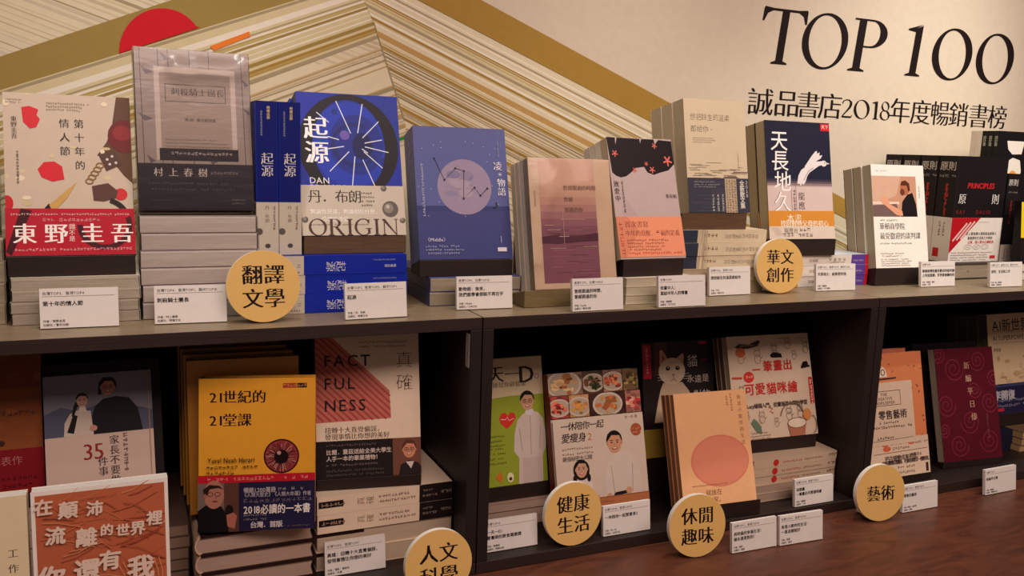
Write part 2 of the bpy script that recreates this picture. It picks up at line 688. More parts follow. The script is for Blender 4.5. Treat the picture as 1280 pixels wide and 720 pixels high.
def lying(label, loc, L, D, t, cover, face='tail', yaw=0.0, art=None, page=(205, 192, 165), left=None, left_art=None, wrap=False,
          group=None, hard=False, head='r', seed=5, spine_col=None, top_art=None, front_art=None, rough=0.42):
    """a book lying flat. face: which edge looks out of the shelf ('tail' pages or 'spine')"""
    r = thing('book', label, 'book', loc, yaw, 0, group)
    mb, pb = MB(), MB()
    c = 0.0022 if hard else 0.0006
    cm = M(cover, rough)
    sm = M(spine_col or cover, rough)
    pm = pages(page, 'z')
    i = 0.003 if hard else 0.0008
    if hard:
        # rounded spine on the left, boards overhanging the pages
        R = t / 2
        arc = [(R * .55 - R * .55 * math.sin(a), R - (R - c) * math.cos(a)) for a in [math.pi * k / 8 for k in range(9)]]
        prof = arc + [(L - .004, t - c), (L - .007, t / 2), (L - .004, c)]
        prof = [(x, z) for x, z in prof]
        pb.prism(prof[::-1], i, D - i, pm)
        mb.box(R * .4, L, 0, D, 0, c, cm)
        mb.box(R * .4, L, 0, D, t - c, t, cm)
        oo = [(R * .55 - (R * .55 + c) * math.sin(a), R - R * math.cos(a)) for a in [math.pi * k / 8 for k in range(9)]]
        vs = [(x, i * .3, z) for x, z in oo] + [(x, D, z) for x, z in oo] + [(x, i * .3, z) for x, z in arc] + [(x, D, z) for x, z in arc]
        n = 9
        fs = []
        for k in range(n - 1):
            fs += [(k, k + 1, n + k + 1, n + k), (2 * n + k + 1, 2 * n + k, 3 * n + k, 3 * n + k + 1), (k + 1, k, 2 * n + k, 2 * n + k + 1)]
        mb.add(vs, fs, sm)
    else:
        mb.box(0, L, 0, D, 0, c, cm)
        mb.box(0, L, 0, D, t - c, t, cm)
        y0, x0 = i, i
        if face == 'spine':
            mb.box(0, L, 0, c, c, t - c, sm)
            y0 = c
        if left == 'spine':
            mb.box(0, c, 0, D, c, t - c, sm)
            x0 = c
        elif face == 'tail':
            mb.box(L - c, L, 0, D, c, t - c, sm)
        pb.box(x0, L - i - (c if left != 'spine' else 0), y0, D - i, c, t - c, pm)
    if art:
        xf = (lambda u, v, l: (v, -l, t - u)) if head == 'r' else (lambda u, v, l: (L - v, -l, u))
        art(Art(mb, t, L, xf, rough, seed=seed))
    if front_art:
        front_art(Art(mb if face == 'spine' else pb, L, t, (lambda u, v, l: (u, -l + (0 if face == 'spine' else i), v)), rough, seed=seed))
    if left_art:
        left_art(Art(mb, D, t, lambda u, v, l: (-l, D - u, v), rough, seed=seed))
    if top_art:
        top_art(Art(mb, L, D, lambda u, v, l: (u, v, t + l), rough, seed=seed))
    mb.build('cover', r)
    pb.build('page_block', r)
    if wrap:
        e = 0.0012
        wb = MB()
        wb.box(-e, L + e, -e, D, 0.0002, t - 0.0002, WRAP)
        bev(wb.build('plastic_wrap', r), 0.001, 2)
    return r


def stand(label, loc, yaw, lean, z0, w_, depth, x0, mat, rest=0.12, front=0.0, lip=0.0):
    """display block whose sloping top carries a leaning book, with a wedge behind it.
    loc is the front lower corner of the book; z0 the height the block stands on"""
    r = thing('book_stand', label, 'book stand', (loc[0], loc[1], z0), yaw, 0)
    hgt = loc[2] - z0
    a = math.radians(lean)
    y1 = depth * math.cos(a)
    dz = depth * math.sin(a)
    g = 0.0006
    mb = MB()
    zb = max(hgt - dz - g, 0.0008)
    mb.hexa([(x0, front, 0), (x0 + w_, front, 0), (x0 + w_, y1, 0), (x0, y1, 0),
             (x0, front, hgt - g), (x0 + w_, front, hgt - g), (x0 + w_, y1, zb), (x0, y1, zb)], mat)
    bev(mb.build('base', r), 0.0008)
    if rest:
        rb = MB()
        ty, tz = y1 + g + rest * math.sin(a), hgt - dz + rest * math.cos(a)
        xa, xb = x0 + w_ * .15, x0 + w_ * .85
        yb = y1 + g + 0.012 + rest * math.sin(a) * 1.02
        vs = [(xa, y1 + g, 0), (xb, y1 + g, 0), (xb, yb, 0), (xa, yb, 0), (xa, ty, tz), (xb, ty, tz), (xb, yb + .002, tz), (xa, yb + .002, tz)]
        # front face starts at the book's back foot and follows its slope
        k0 = max(hgt - dz, 0.001)
        vs[0] = (xa, y1 + g, 0)
        rb.add([(xa, y1 + g, 0), (xb, y1 + g, 0), (xb, y1 + g, k0), (xa, y1 + g, k0), (xb, ty, tz), (xa, ty, tz), (xb, yb, 0), (xa, yb, 0), (xb, yb, tz), (xa, yb, tz)],
               [(0, 1, 2, 3), (3, 2, 4, 5), (5, 4, 8, 9), (9, 8, 6, 7), (7, 6, 1, 0), (0, 3, 5, 9, 7), (1, 6, 8, 4, 2)], mat)
        rb.build('backrest', r)
    return r


ORD = ['top', 'second', 'third', 'fourth', 'fifth', 'sixth', 'seventh']


def stack(n, desc, where, x, y, z0, L, D, t, cover, group, per=None, jit=0.0015, seed=1, **kw):
    """a pile of lying books, every one a thing of its own; index 0 is the topmost"""
    rng = random.Random(seed)
    for k in range(n):
        kk = dict(kw)
        if per:
            kk.update(per(k))
        d = kk.pop('desc', desc)
        cv = kk.pop('cover', cover)
        jx, jy = rng.uniform(-jit, jit), rng.uniform(0, 2 * jit)
        lab = '%s, %s in the pile %s' % (d, ORD[k] if k < n - 1 else 'lowest', where)
        lying(lab, (x + jx, y + jy, z0 + (n - 1 - k) * t), L, D, t - 0.0003, cv, group=group, seed=seed * 10 + k, **kk)


# ------------------------------------------------------------------ the setting
def struct(name, mb, label=None):
    o = mb.build(name)
    o['kind'] = 'structure'
    return o


WALLC = (212, 200, 180)
mb = MB()
mb.box(-2.2, 3.2, W, W + 0.08, -1.15, 1.5, M(WALLC, 0.8, 0.2))
wall_o = struct('wall_back', mb)
FLOORM = wood('dark_floor', (40, 26, 22), (62, 40, 32), (1.5, 12, 12), 0.5, 0.1)
mb = MB()
mb.box(-2.2, 3.2, -3.0, W, -1.15, -1.10, FLOORM)
struct('floor', mb)

# the mural printed on the wall: bands folded at a ridge
GOLD, OCHRE, CREAM, PALE, TAUPE, WHITE = (168, 136, 62), (160, 138, 76), (212, 200, 160), (220, 210, 180), (168, 156, 124), (232, 226, 208)


def mural():
    mb = MB()
    lay = [0]

    def poly(px, c):
        lay[0] += 1
        y = W - 0.0006 - lay[0] * 0.00001
        pts = [wall_pt(*p) for p in px]
        mb.add([(x, y, z) for x, z in pts], [tuple(range(len(pts)))], M(c, 0.7, 0.25))

    def ridge(y):
        return (455 + 15 * y / 37.0 if y < 37 else 470 + 22 * (y - 37) / 72.0, y)

    def left(y0, y1, c, x=-60, s0=-.335, s1=-.335):
        a, b = ridge(y0), ridge(y1)
        poly([a, b, (x, b[1] - s1 * (b[0] - x)), (x, a[1] - s0 * (a[0] - x))], c)

    def right(y0, y1, c, x=930, s0=.53, s1=.53):
        a, b = ridge(y0), ridge(y1)
        poly([a, (x, a[1] + s0 * (x - a[0])), (x, b[1] + s1 * (x - b[0])), b], c)
    # ground of the two faces
    poly([(-60, -60), (-60, 440), (620, 440), ridge(200), ridge(-140), (300, -160)], PALE)
    poly([ridge(-140), ridge(200), (560, 440), (1085, 440), (1085, 265), (601, 0), (430, -92)], PALE)
    rng = random.Random(7)
    # far face of the left side, upper left corner: faint bands falling to the right
    for k in range(34):
        x = -420 + k * 20 + rng.uniform(-6, 6)
        wd = rng.choice([3, 5, 8, 11])
        c = rng.choice([CREAM, TAUPE, (200, 184, 150), (206, 194, 170)])
        poly([(x, -70), (x + wd, -70), (x + wd + 400, 80), (x + 400, 80)], c)
    # left gold band
    left(-70, -23, OCHRE, s0=-.33, s1=-.305)
    y = -23.0
    while y < 46:
        wd = rng.choice([.8, 1.2, 1.6, 2.2, 3, 4.2])
        c = rng.choice([OCHRE, GOLD, CREAM, WHITE, TAUPE, (192, 176, 118), CREAM, WHITE, WHITE, (182, 162, 102)])
        left(y, y + wd, c, s0=-.305 - .0008 * (y + 23), s1=-.305 - .0008 * (y + wd + 23))
        y += wd
    for k in range(26):
        y = 48 + rng.random() * 130
        left(y, y + rng.uniform(.6, 1.8), rng.choice([TAUPE, CREAM, (196, 172, 120), (204, 186, 150)]), s0=-.36, s1=-.36)
    for k in range(4):
        y = 128 + k * 13 + rng.random() * 4
        left(y, y + 4, (190, 160, 104), s0=-.36, s1=-.36)
    # right gold band and its bands
    poly([(430, -92), (601, 0), (828, 124), (1085, 265), (1085, 287), (813, 152), (522, 0), ridge(-34)], GOLD)
    y = -34.0
    while y < 62:
        wd = rng.choice([.8, 1.2, 1.8, 2.6, 3.6, 5])
        c = rng.choice([CREAM, PALE, WHITE, GOLD, (190, 170, 112), TAUPE, CREAM, PALE, (200, 186, 144), PALE])
        right(y, y + wd, c, x=1085, s0=.522, s1=.522)
        y += wd
    for y, wd, c in ((20, 4, GOLD), (38, 9, (190, 156, 96)), (56, 4, GOLD), (84, 2, GOLD), (108, 3.5, GOLD), (118, 2, TAUPE), (132, 6, GOLD), (146, 3, GOLD), (160, 8, GOLD)):
        right(y, y + wd, c, x=1085, s0=.522, s1=.522)
    for k in range(40):
        y = 60 + rng.random() * 200
        right(y, y + rng.uniform(.5, 1.7), rng.choice([TAUPE, CREAM, (198, 174, 122), (208, 190, 156)]), x=1085, s0=.522, s1=.522)
    # thin line down the ridge
    poly([ridge(28), (ridge(28)[0] + 1.2, 28), (ridge(150)[0] + 1.2, 150), ridge(150)], TAUPE)
    # plain wall above the gold band is bare; the red disc, the orange and the green bar
    disc = []
    for k in range(40):
        t = math.radians(186 - 210 * k / 39.0)
        disc.append((202 + 53 * math.cos(t), 64 - 53.5 * math.sin(t)))
    disc = [p for p in disc if p[1] <= 67 - .327 * (p[0] - 149) + 1]
    poly(disc + [(250, 34), (149, 67)], (205, 24, 42))
    poly([(262.5, 58), (311, 39.5), (313, 45.5), (267, 63.5)], (232, 132, 44))
    poly([(497, 173), (508, 169), (508, 172.5), (497, 176.5)], (38, 150, 62))
    o = mb.build('wall_mural')
    return tag(o, 'gold and cream striped mural with a red half disc printed on the back wall', 'mural')


mural()


def wall_text():
    ink = (34, 22, 22)
    root = thing('wall_lettering', 'large dark serif lettering reading TOP 100 on the cream wall', 'lettering', (0, 0, 0), group='wall letters')
    zs = []
    for ch, xl, xr, xb, yb, yt in (('T', 948, 1005, 968, 81.5, 6), ('O', 1002, 1060, 1031, 85, 17), ('P', 1064, 1107, 1078, 90, 22), ('1', 1131, 1154, 1142, 96, 35),
                                   ('0', 1165, 1215, 1190, 99, 38), ('0', 1220, 1267, 1243, 103.5, 44)):
        ym = (yb + yt) / 2
        x0, x1 = wall_pt(xl, ym)[0], wall_pt(xr, ym)[0]
        z0, z1 = wall_pt(xb, yb)[1], wall_pt((xl + xr) / 2, yt)[1]
        zs.append((z0, z1))
    z0 = sum(a for a, b in zs) / len(zs)
    z1 = sum(b for a, b in zs) / len(zs)
    for ch, xl, xr, yb, yt in (('T', 950, 1006, 81.5, 6), ('O', 1002.5, 1060, 85, 17), ('P', 1064, 1107, 90, 22), ('1', 1131, 1154, 96, 35),
                               ('0', 1165, 1215, 99, 38), ('0', 1220, 1267, 103.5, 44)):
        ym = (yb + yt) / 2
        xa, xe = wall_pt(xl, ym)[0], wall_pt(xr, ym)[0]
        mb = MB()
        g, adv = serif(ch)
        vx = [p[0] for vs, f in g for p in vs]
        lo, hi = min(vx), max(vx)
        for pk, (vs, f) in enumerate(g):
            q = [(xa + (x - lo) / (hi - lo) * (xe - xa) + (y - .5) * .012, z0 + y * (z1 - z0)) for x, y in vs]
            mb.add([(x, W - .0005 - pk * 1e-5, z) for x, z in q], f, M(ink, 0.6, 0.15))
        mb.build('character', root)
    root = thing('wall_lettering', 'smaller dark Chinese lettering with the year 2018 under the large wall letters', 'lettering', (0, 0, 0), group='wall letters')
    zt, zbm = wall_pt(950, 110)[1], wall_pt(950, 144.5)[1]
    zt2, zb2 = wall_pt(1245, 131)[1], wall_pt(1245, 160.5)[1]
    zt, zbm = (zt + zt2) / 2, (zbm + zb2) / 2
    for ch, xl, xr in (('誠', 935, 966), ('品', 967.5, 999), ('書', 996, 1024.5), ('店', 1023.5, 1052), ('2', 1052, 1066), ('0', 1067, 1087), ('1', 1089.5, 1098.5),
                       ('8', 1100, 1112.5), ('年', 1112.5, 1137.5), ('度', 1138.5, 1163), ('暢', 1163.5, 1186), ('銷', 1186.5, 1210), ('書', 1211, 1235.5), ('榜', 1235.5, 1258)):
        ym = 129 + (xl - 950) * .06
        xa, xe = wall_pt(xl, ym)[0], wall_pt(xr, ym)[0]
        mb = MB()
        if ch.isdigit():
            g, adv = serif(ch)
            vx = [p[0] for vs, f in g for p in vs]
            lo, hi = min(vx), max(vx)
            zz = zt - .08 * (zt - zbm)
            zq = zbm + .09 * (zt - zbm)
            for pk, (vs, f) in enumerate(g):
                mb.add([(xa + (x - lo) / (hi - lo) * (xe - xa), W - .0005 - pk * 1e-5, zq + y * (zz - zq) * .86) for x, y in vs], f, M(ink, 0.6, 0.15))
        else:
            vs, f, adv = glyph(ch, -0.012)
            for pk, dx in enumerate((-.022, -.008, .008, .022)):
                mb.add([(xa + (x + dx - .04) / .92 * (xe - xa), W - .0005 - pk * 1e-5, zbm + (y + .08) / .93 * (zt - zbm)) for x, y in vs], f, M(ink, 0.6, 0.15))
        mb.build('character', root)


wall_text()

# bench and cabinets
UW, TH = 0.760, 0.018
r = thing('display_bench', 'long reddish brown wooden bench top carrying the shelf units', 'bench', (0, 0, BZ))
mb = MB()
mb.prism([(-1.9, -0.035), (2.6, -0.035), (2.6, 0), (-1.9, 0)], -0.405, W - 0.002, BENCHM)
bev(mb.build('top_board', r), 0.006, 3)
mb = MB()
mb.box(-1.9, 2.6, -0.375, W - 0.004, -0.70, -0.0355, CABW)
mb.build('front_panel', r)


def cabinet(label, x0):
    r = thing('shelf_unit', label, 'shelf unit', (x0, 0, BZ + 0.0006), group='open shelf units on the bench')
    H = -BZ - 0.0006
    D = W - 0.004
    g = 0.0008
    mb = MB()
    mb.box(g, UW - g, 0, D, H - TH, H, CABW, CABEDGE, CABTOPLIT)
    bev(mb.build('top_board', r), 0.0008)
    mb = MB()
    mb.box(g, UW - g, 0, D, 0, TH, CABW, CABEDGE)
    bev(mb.build('bottom_board', r), 0.0008)
    for xa in (g, UW - TH):
        mb = MB()
        mb.box(xa, xa + TH - g, 0, D, TH + .0002, H - TH - .0002, CABW, CABEDGEV)
        bev(mb.build('side_board', r), 0.0008)
    mb = MB()
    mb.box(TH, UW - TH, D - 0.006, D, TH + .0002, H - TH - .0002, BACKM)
    mb.build('back_board', r)
    return r


lu = cabinet('open shelf unit under the mural ridge, holding the ochre eye and pink striped books', -UW)
cabinet('open shelf unit between two others, holding the cooking, cat and drawing books', 0.0)
cabinet('open shelf unit holding the burgundy swirl book', UW)

# small white tag stuck inside the left unit
mb = MB()
mb.box(-TH - .0007, -TH - .0002, 0.003, 0.017, -0.074, -0.0245, M((190, 182, 172)))
Art(mb, .014, .05, lambda u, v, l: (-TH - .0007 - l, .017 - u, -.074 + v)).greekv(.35, .12, .85, .3, (120, 110, 104))
tag(mb.build('shelf_tag'), 'small pale strip tag stuck inside the right side board of the left unit', 'tag')

# ------------------------------------------------------------------ covers, top row
BLK, WHT = (28, 22, 22), (236, 230, 220)


def face(a, x, y, s, skin=(196, 150, 122), hair=(30, 24, 24), long=False, glasses=False, smile=True):
    """a small printed portrait head"""
    if long:
        a.ell(x, y + s * .1 * a.w / a.h, s * 1.08, s * 1.25, hair)
    a.ell(x, y - s * .26 * a.w / a.h, s * .93, s * 1.0, hair)
    a.ell(x, y, s * .82, s * 1.08, skin)
    q = a.w / a.h
    a.poly([(x - s * .80, y - s * .2 * q), (x - s * .78, y - s * .9 * q), (x + s * .1, y - s * 1.15 * q), (x + s * .80, y - s * .8 * q), (x + s * .82, y - s * .2 * q), (x + s * .62, y - s * .70 * q), (x - s * .3, y - s * .78 * q)], hair)
    for d in (-1, 1):
        a.ell(x + d * s * .34, y - s * .02 * q, s * .13, s * .065, (40, 28, 26), 10)
        a.line([(x + d * s * .16, y - s * .22 * q), (x + d * s * .52, y - s * .24 * q)], s * .08, hair)
        a.ell(x + d * s * .84, y + s * .05 * q, s * .10, s * .2, tuple(int(v * .93) for v in skin), 10)
        if glasses:
            a.ring(x + d * s * .36, y - s * .02 * q, s * .30, s * .24, s * .06, (50, 40, 40), 16)
    a.line([(x, y + s * .1 * q), (x - s * .06, y + s * .36 * q)], s * .06, tuple(int(v * .8) for v in skin))
    if smile:
        a.ell(x, y + s * .58 * q, s * .34, s * .13, (150, 70, 66), 12)
        a.ell(x, y + s * .55 * q, s * .25, s * .06, (232, 222, 212), 12)


def art_petal(a):
    a.poly([(.89, 0), (1, 0), (1, .55), (.93, .50), (.86, .43), (.72, .375), (.80, .29), (.845, .2)], (96, 64, 40))
    for k in range(14):
        a.ell(a.rng.random() * .8, a.rng.random() * .7, a.rng.uniform(.01, .04), a.rng.uniform(.01, .03), a.rng.choice([(206, 188, 150), (222, 206, 178), (198, 176, 138)]), 9)
    a.ell(.95, .25, .14, .15, (110, 28, 30), 18)
    a.ell(.93, .23, .08, .07, (140, 40, 40), 14)
    a.poly([(.14, .09), (.2, .08), (.27, .1), (.255, .135), (.28, .16), (.25, .21), (.2, .22), (.15, .18)], (205, 36, 48))
    a.poly([(.25, .47), (.30, .425), (.38, .42), (.44, .45), (.455, .53), (.36, .545), (.28, .52)], (205, 36, 48))
    a.ell(.90, .62, .055, .055, (200, 50, 52), 14)
    a.ell(.01, .68, .05, .07, (190, 30, 40), 14)
    # handcuffs
    a.poly([(.73, .37), (.86, .345), (.92, .43), (.79, .475)], (88, 60, 52))
    for x, y in ((.80, .40), (.84, .38), (.82, .43), (.87, .42)):
        a.ell(x, y, .012, .012, (206, 196, 184), 8)
    for k in range(5):
        a.ring(.74 - .022 * k, .44 + .025 * k, .035, .028, .011, (136, 100, 48), 14)
    a.poly([(.67, .57), (.80, .55), (.88, .60), (.86, .645), (.76, .665), (.68, .66)], (92, 60, 52))
    a.ring(.76, .80, .22, .23, .045, (46, 28, 26), 40, -120, 75)
    # pen
    a.line([(.02, .98), (.36, .70)], .085, (22, 18, 18))
    a.poly([(.36, .735), (.33, .69), (.45, .61), (.55, .545), (.47, .645)], (196, 158, 88))
    a.text('第十年的', .54, .15, .085, (50, 40, 36), vert=True, ming=True, gap=.45)
    a.text('情人節', .425, .15, .085, (50, 40, 36), vert=True, ming=True, gap=.45)
    a.greek(.33, .05, .66, .018, (150, 130, 110), 3, 1.6)
    a.greek(.02, .04, .14, .014, (140, 120, 100), 2, 1.6)
    a.text('東野圭吾', .055, .145, .05, (70, 58, 52), vert=True, ming=True)
    a.greekv(.09, .36, .55, .022, (120, 104, 90))


def band_petal(a):
    a.line([(.0, .95), (.16, .0)], .09, (66, 10, 22))
    a.ring(.76, .35, .22, .22, .045, (74, 14, 26), 40, -180, 20)
    a.text('東野', .05, .30, .185, (240, 232, 224), ming=True, heavy=True, gap=.28)
    a.text('圭吾', .565, .30, .185, (240, 232, 224), ming=True, heavy=True, gap=.28)
    a.text('雜', .475, .32, .055, (236, 206, 200))
    a.text('不是', .475, .46, .05, (236, 206, 200), vert=True)
    a.greek(.04, .10, .97, .02, (226, 186, 180), 1, ragged=.02)
    a.greek(.28, .20, .74, .032, (214, 150, 150), 1, ragged=.05)
    a.greek(.04, .84, .98, .026, (226, 170, 168), 1, ragged=.02)


def art_knight(a):
    q = (106, 94, 96)
    for x in (.045, .2, .285, .47, .64, .93):
        a.line([(x, 0), (x + .01, .72)], .008, q)
    for x, y, s in ((.22, .02, .09), (.05, .11, .11), (.93, .16, .08), (.93, .34, .12), (.02, .40, .12), (.6, .66, .09), (.08, .66, .07)):
        a.poly([(x, y), (x + s, y + .035), (x + s * .4, y + .05)], (112, 98, 108))
    a.rect(.16, .11, .87, .69, (205, 190, 182))
    a.rect(.205, .145, .825, .69, (170, 152, 142))
    a.frame(.25, .215, .78, .325, .006, (70, 56, 56))
    a.text('刺殺騎士團長', .30, .235, .076, (60, 46, 48), ming=True, gap=.04)
    a.text('第1部', .41, .423, .034, (90, 74, 74))
    a.text('意念顯現篇', .515, .423, .034, (90, 74, 74))
    a.greek(.24, .555, .80, .017, (120, 102, 98), 3, 1.9)
    a.rect(.185, .615, .875, .69, (44, 36, 46))
    a.greek(.25, .635, .82, .034, (190, 176, 172), 1, ragged=.02)
    a.rect(0, .71, 1, 1, (48, 42, 54))
    a.text('村上春樹', .125, .735, .085, (222, 210, 200), ming=True, gap=.5)
    a.greek(.62, .755, .88, .028, (150, 138, 138), 1)
    a.greek(.08, .825, .88, .026, (100, 90, 100), 2, 2.1)
    a.greek(.10, .93, .45, .018, (90, 82, 92), 1)
    a.greek(.80, .93, .93, .018, (140, 130, 136), 2)


def art_dial(a):
    a.rect(.45, .0, 1, .4, (28, 54, 150))
    a.ell(.52, .36, .40, .42, (30, 60, 172))
    a.ell(.56, .36, .27, .30, (26, 48, 138))
    for x, y, s in ((.36, .13, .03), (.9, .28, .05), (.84, .48, .05), (.74, .44, .02), (.6, .56, .02)):
        a.ell(x, y, s, s, (24, 46, 130), 16)
    a.ring(.49, .375, .49, .52, .135, (20, 18, 26), 64, wy=.055)
    a.ring(.55, .36, .235, .22, .035, (26, 40, 110), 40, 60, 330)
    a.ell(.62, .37, .10, .13, (18, 28, 84), 24)
    a.ell(.45, .295, .047, .047, (110, 92, 168), 24)
    for k, (a0, r0, r1) in enumerate(((112, .12, .46), (78, .12, .42), (140, .33, .48), (45, .10, .34), (165, .17, .28), (12, .09, .27), (190, .12, .36), (-12, .09, .33), (225, .10, .38), (-42, .10, .34), (262, .12, .44), (-68, .16, .50), (-35, .07, .14))):
        t = math.radians(a0)
        cx, cy = .555, .36
        q = a.w / a.h
        a.line([(cx + r0 * math.cos(t), cy - r0 * math.sin(t) * q), (cx + r1 * math.cos(t), cy - r1 * math.sin(t) * q)], .009, (216, 222, 232))
    a.text('起源', .055, .165, .235, (244, 242, 238), vert=True, ming=True, heavy=True, gap=.02)
    a.text('DAN', .085, .585, .085, (232, 230, 226))
    a.text('BROWN', .085, .635, .085, (232, 230, 226))


def band_dial(a):
    for x, y, s in ((.855, .47, .08), (1.0 - .03, .70, .028), (.80, .05, .03), (.03, .68, .03)):
        a.ell(x, y, s, s, (104, 96, 88), 24)
        a.ell(x - s * .2, y - .02, s * .6, s * .6, (140, 132, 122), 20)
        a.ell(x - s * .3, y - .05, s * .25, s * .25, (186, 178, 166), 12)
    a.text('丹．布朗', .065, .08, .135, (52, 42, 40), ming=True, gap=-.06)
    a.greek(.575, .13, .71, .022, (90, 80, 74), 4, 1.8)
    a.text('無論你是誰，無論相信什麼，', .08, .47, .052, (246, 242, 234))
    a.text('一切都將改變。', .13, .62, .052, (246, 242, 234))
    a.greek(.08, .765, .64, .015, (110, 100, 92), 1, ragged=.02)
    a.serif('ORIGIN', .06, .99, .155, (82, 56, 50), .93, gap=.05)


def spine_dial(a):
    a.text('時報出版', .50, .03, .15, (214, 190, 120), vert=True, off=.01)
    a.greekv(.22, .06, .22, .09, (160, 160, 176))
    a.text('起源', .22, .325, .58, (214, 206, 200), vert=True, ming=True, gap=-.03)


def sband_dial(a):
    a.text('丹．布朗', .38, .06, .20, (90, 82, 78), vert=True, ming=True)
    a.greekv(.75, .06, .5, .12, (110, 100, 94))
    a.ell(.12, .55, .16, .16, (100, 92, 86), 16)
    a.ell(.5, .82, .13, .11, (88, 80, 76), 10)


def art_moon(a):
    a.rect(0, .60, 1, 1, (56, 62, 118))
    a.rect(0, .60, 1, .64, (48, 56, 112))
    a.ell(.52, .455, .292, .292, (148, 134, 156), 48)
    for k in range(16):
        t, rr = a.rng.random() * 6.3, a.rng.random() * .2
        a.ell(.50 + rr * math.cos(t), .43 + rr * math.sin(t) * .6, a.rng.uniform(.03, .08), a.rng.uniform(.02, .06), a.rng.choice([(124, 116, 148), (136, 126, 152), (160, 146, 162)]), 14)
    st = [(.21, .245), (.305, .405), (.43, .315), (.52, .335), (.50, .545), (.625, .46), (.685, .52), (.765, .465)]
    a.line(st, .008, (30, 26, 44))
    for p in st:
        a.ell(p[0], p[1], .012, .012, (24, 20, 36), 10)
    for k in range(26):
        a.ell(a.rng.random() * .9, .1 + a.rng.random() * .6, .005, .005, (186, 186, 206), 6)
    a.text('凌', .845, .255, .10, (236, 232, 232), ming=True)
    a.text('＊', .885, .335, .06, (226, 222, 226))
    a.text('物語', .875, .385, .095, (236, 232, 232), vert=True, ming=True)
    a.ring(.83, .59, .035, .035, .012, (30, 26, 44), 20, -120, 60)
    a.greekv(.06, .29, .68, .028, (176, 176, 202))
    a.greekv(.90, .10, .22, .02, (150, 150, 186))
    a.text('〈Middle〉', .065, .835, .05, (206, 206, 222))
    a.greek(.065, .895, .50, .024, (166, 168, 200), 3, 1.5)
    a.rect(.835, .915, .935, .945, (206, 202, 210))
    a.line([(.88, .83), (.88, .88)], .006, (180, 180, 210))


def art_sea(a):
    a.rect(.115, 0, .80, .955, (212, 176, 156))
    for k, c in enumerate(((206, 164, 148), (192, 148, 140), (176, 128, 130), (160, 108, 120))):
        a.rect(.115, .30 + k * .055, .80, .955, c)
    a.rect(.115, .52, .80, .955, (146, 96, 112))
    for k in range(30):
        y = .53 + a.rng.random() * .40
        x = .12 + a.rng.random() * .5
        a.rect(x, y, min(.80, x + a.rng.uniform(.08, .3)), y + .006, a.rng.choice([(130, 80, 98), (158, 108, 120), (168, 116, 122)]))
    a.poly([(.115, .60), (.3, .585), (.5, .60), (.8, .575), (.8, .635), (.5, .645), (.3, .655), (.115, .65)], (98, 54, 72))
    tc = (132, 100, 84)
    a.text('曾經跟過的時間', .40, .205, .058, tc, ming=True)
    a.text('曾經', .40, .295, .058, tc, ming=True)
    a.text('到過的你', .40, .375, .058, tc, ming=True)
    a.text('Sad and', .46, .575, .045, (110, 70, 70))
    for x, y in ((.38, .60),):
        a.line([(x - .06, y), (x + .06, y)], .006, (220, 196, 184))
        a.line([(x, .40), (x, .66)], .005, (208, 178, 166))
    for x, y in ((.15, .515), (.18, .55), (.2, .69), (.5, .47), (.6, .68), (.35, .47)):
        a.line([(x, y), (x + a.rng.uniform(.1, .2), y)], .005, (214, 186, 172))
    a.greekv(.05, .25, .36, .02, (186, 156, 134))


def art_star(a):
    pts = [(240, 285), (296, 287), (302, 330), (308, 287), (452, 290), (458, 318), (464, 290), (545, 290), (552, 320), (575, 292), (660, 297), (690, 440), (640, 480), (590, 494), (545, 510), (505, 496), (483, 462), (430, 470), (400, 500), (372, 522), (340, 530), (310, 520), (285, 500)]
    q = []
    for x, y in pts:
        px, py = 700 + x / 4.8, 110 + y / 4.8
        fy = (py - 169.5) / 152.5
        fx = (px - (750.5 + 22 * fy)) / (87 - 5 * fy)
        q.append((min(1, max(0, fx)), min(1, max(0, fy))))
    a.poly(q, (30, 20, 22))
    a.poly([(.12, .45), (.40, .70), (.12, .70)], (176, 156, 154))
    for x, y, s in ((.10, .135, .045), (.72, .06, .04), (.9, .185, .07), (.56, .215, .03), (.64, .265, .045), (.37, .27, .035)):
        for k in range(5):
            t = k * 2 * math.pi / 5 + .3
            a.line([(x, y), (x + s * math.cos(t), y + s * math.sin(t) * a.w / a.h)], s * .32, (214, 110, 100))
    a.text('致愛中', .025, .36, .085, (48, 36, 38), vert=True, ming=True, gap=.1)
    a.greekv(.14, .36, .62, .03, (116, 96, 96))
    a.text('張曼娟', .80, .465, .058, (70, 54, 54), ming=True)
    a.rect(.0, .655, 1, .985, (222, 146, 112))
    a.poly([(.0, .655), (.17, .655), (.32, .77), (.10, .985), (0, .985)], (206, 132, 102))
    a.text('首次書寫', .115, .69, .09, (120, 44, 36), ming=True)
    a.text('中年的覺醒．幸福的定義', .115, .765, .082, (120, 44, 36), ming=True, sx=.92)
    a.greek(.125, .84, .78, .03, (140, 70, 56), 4, 1.35)
    a.greek(.14, .945, .95, .034, (196, 44, 36), 1, ragged=.02)
    a.greekv(.03, .70, .95, .06, (190, 100, 78))


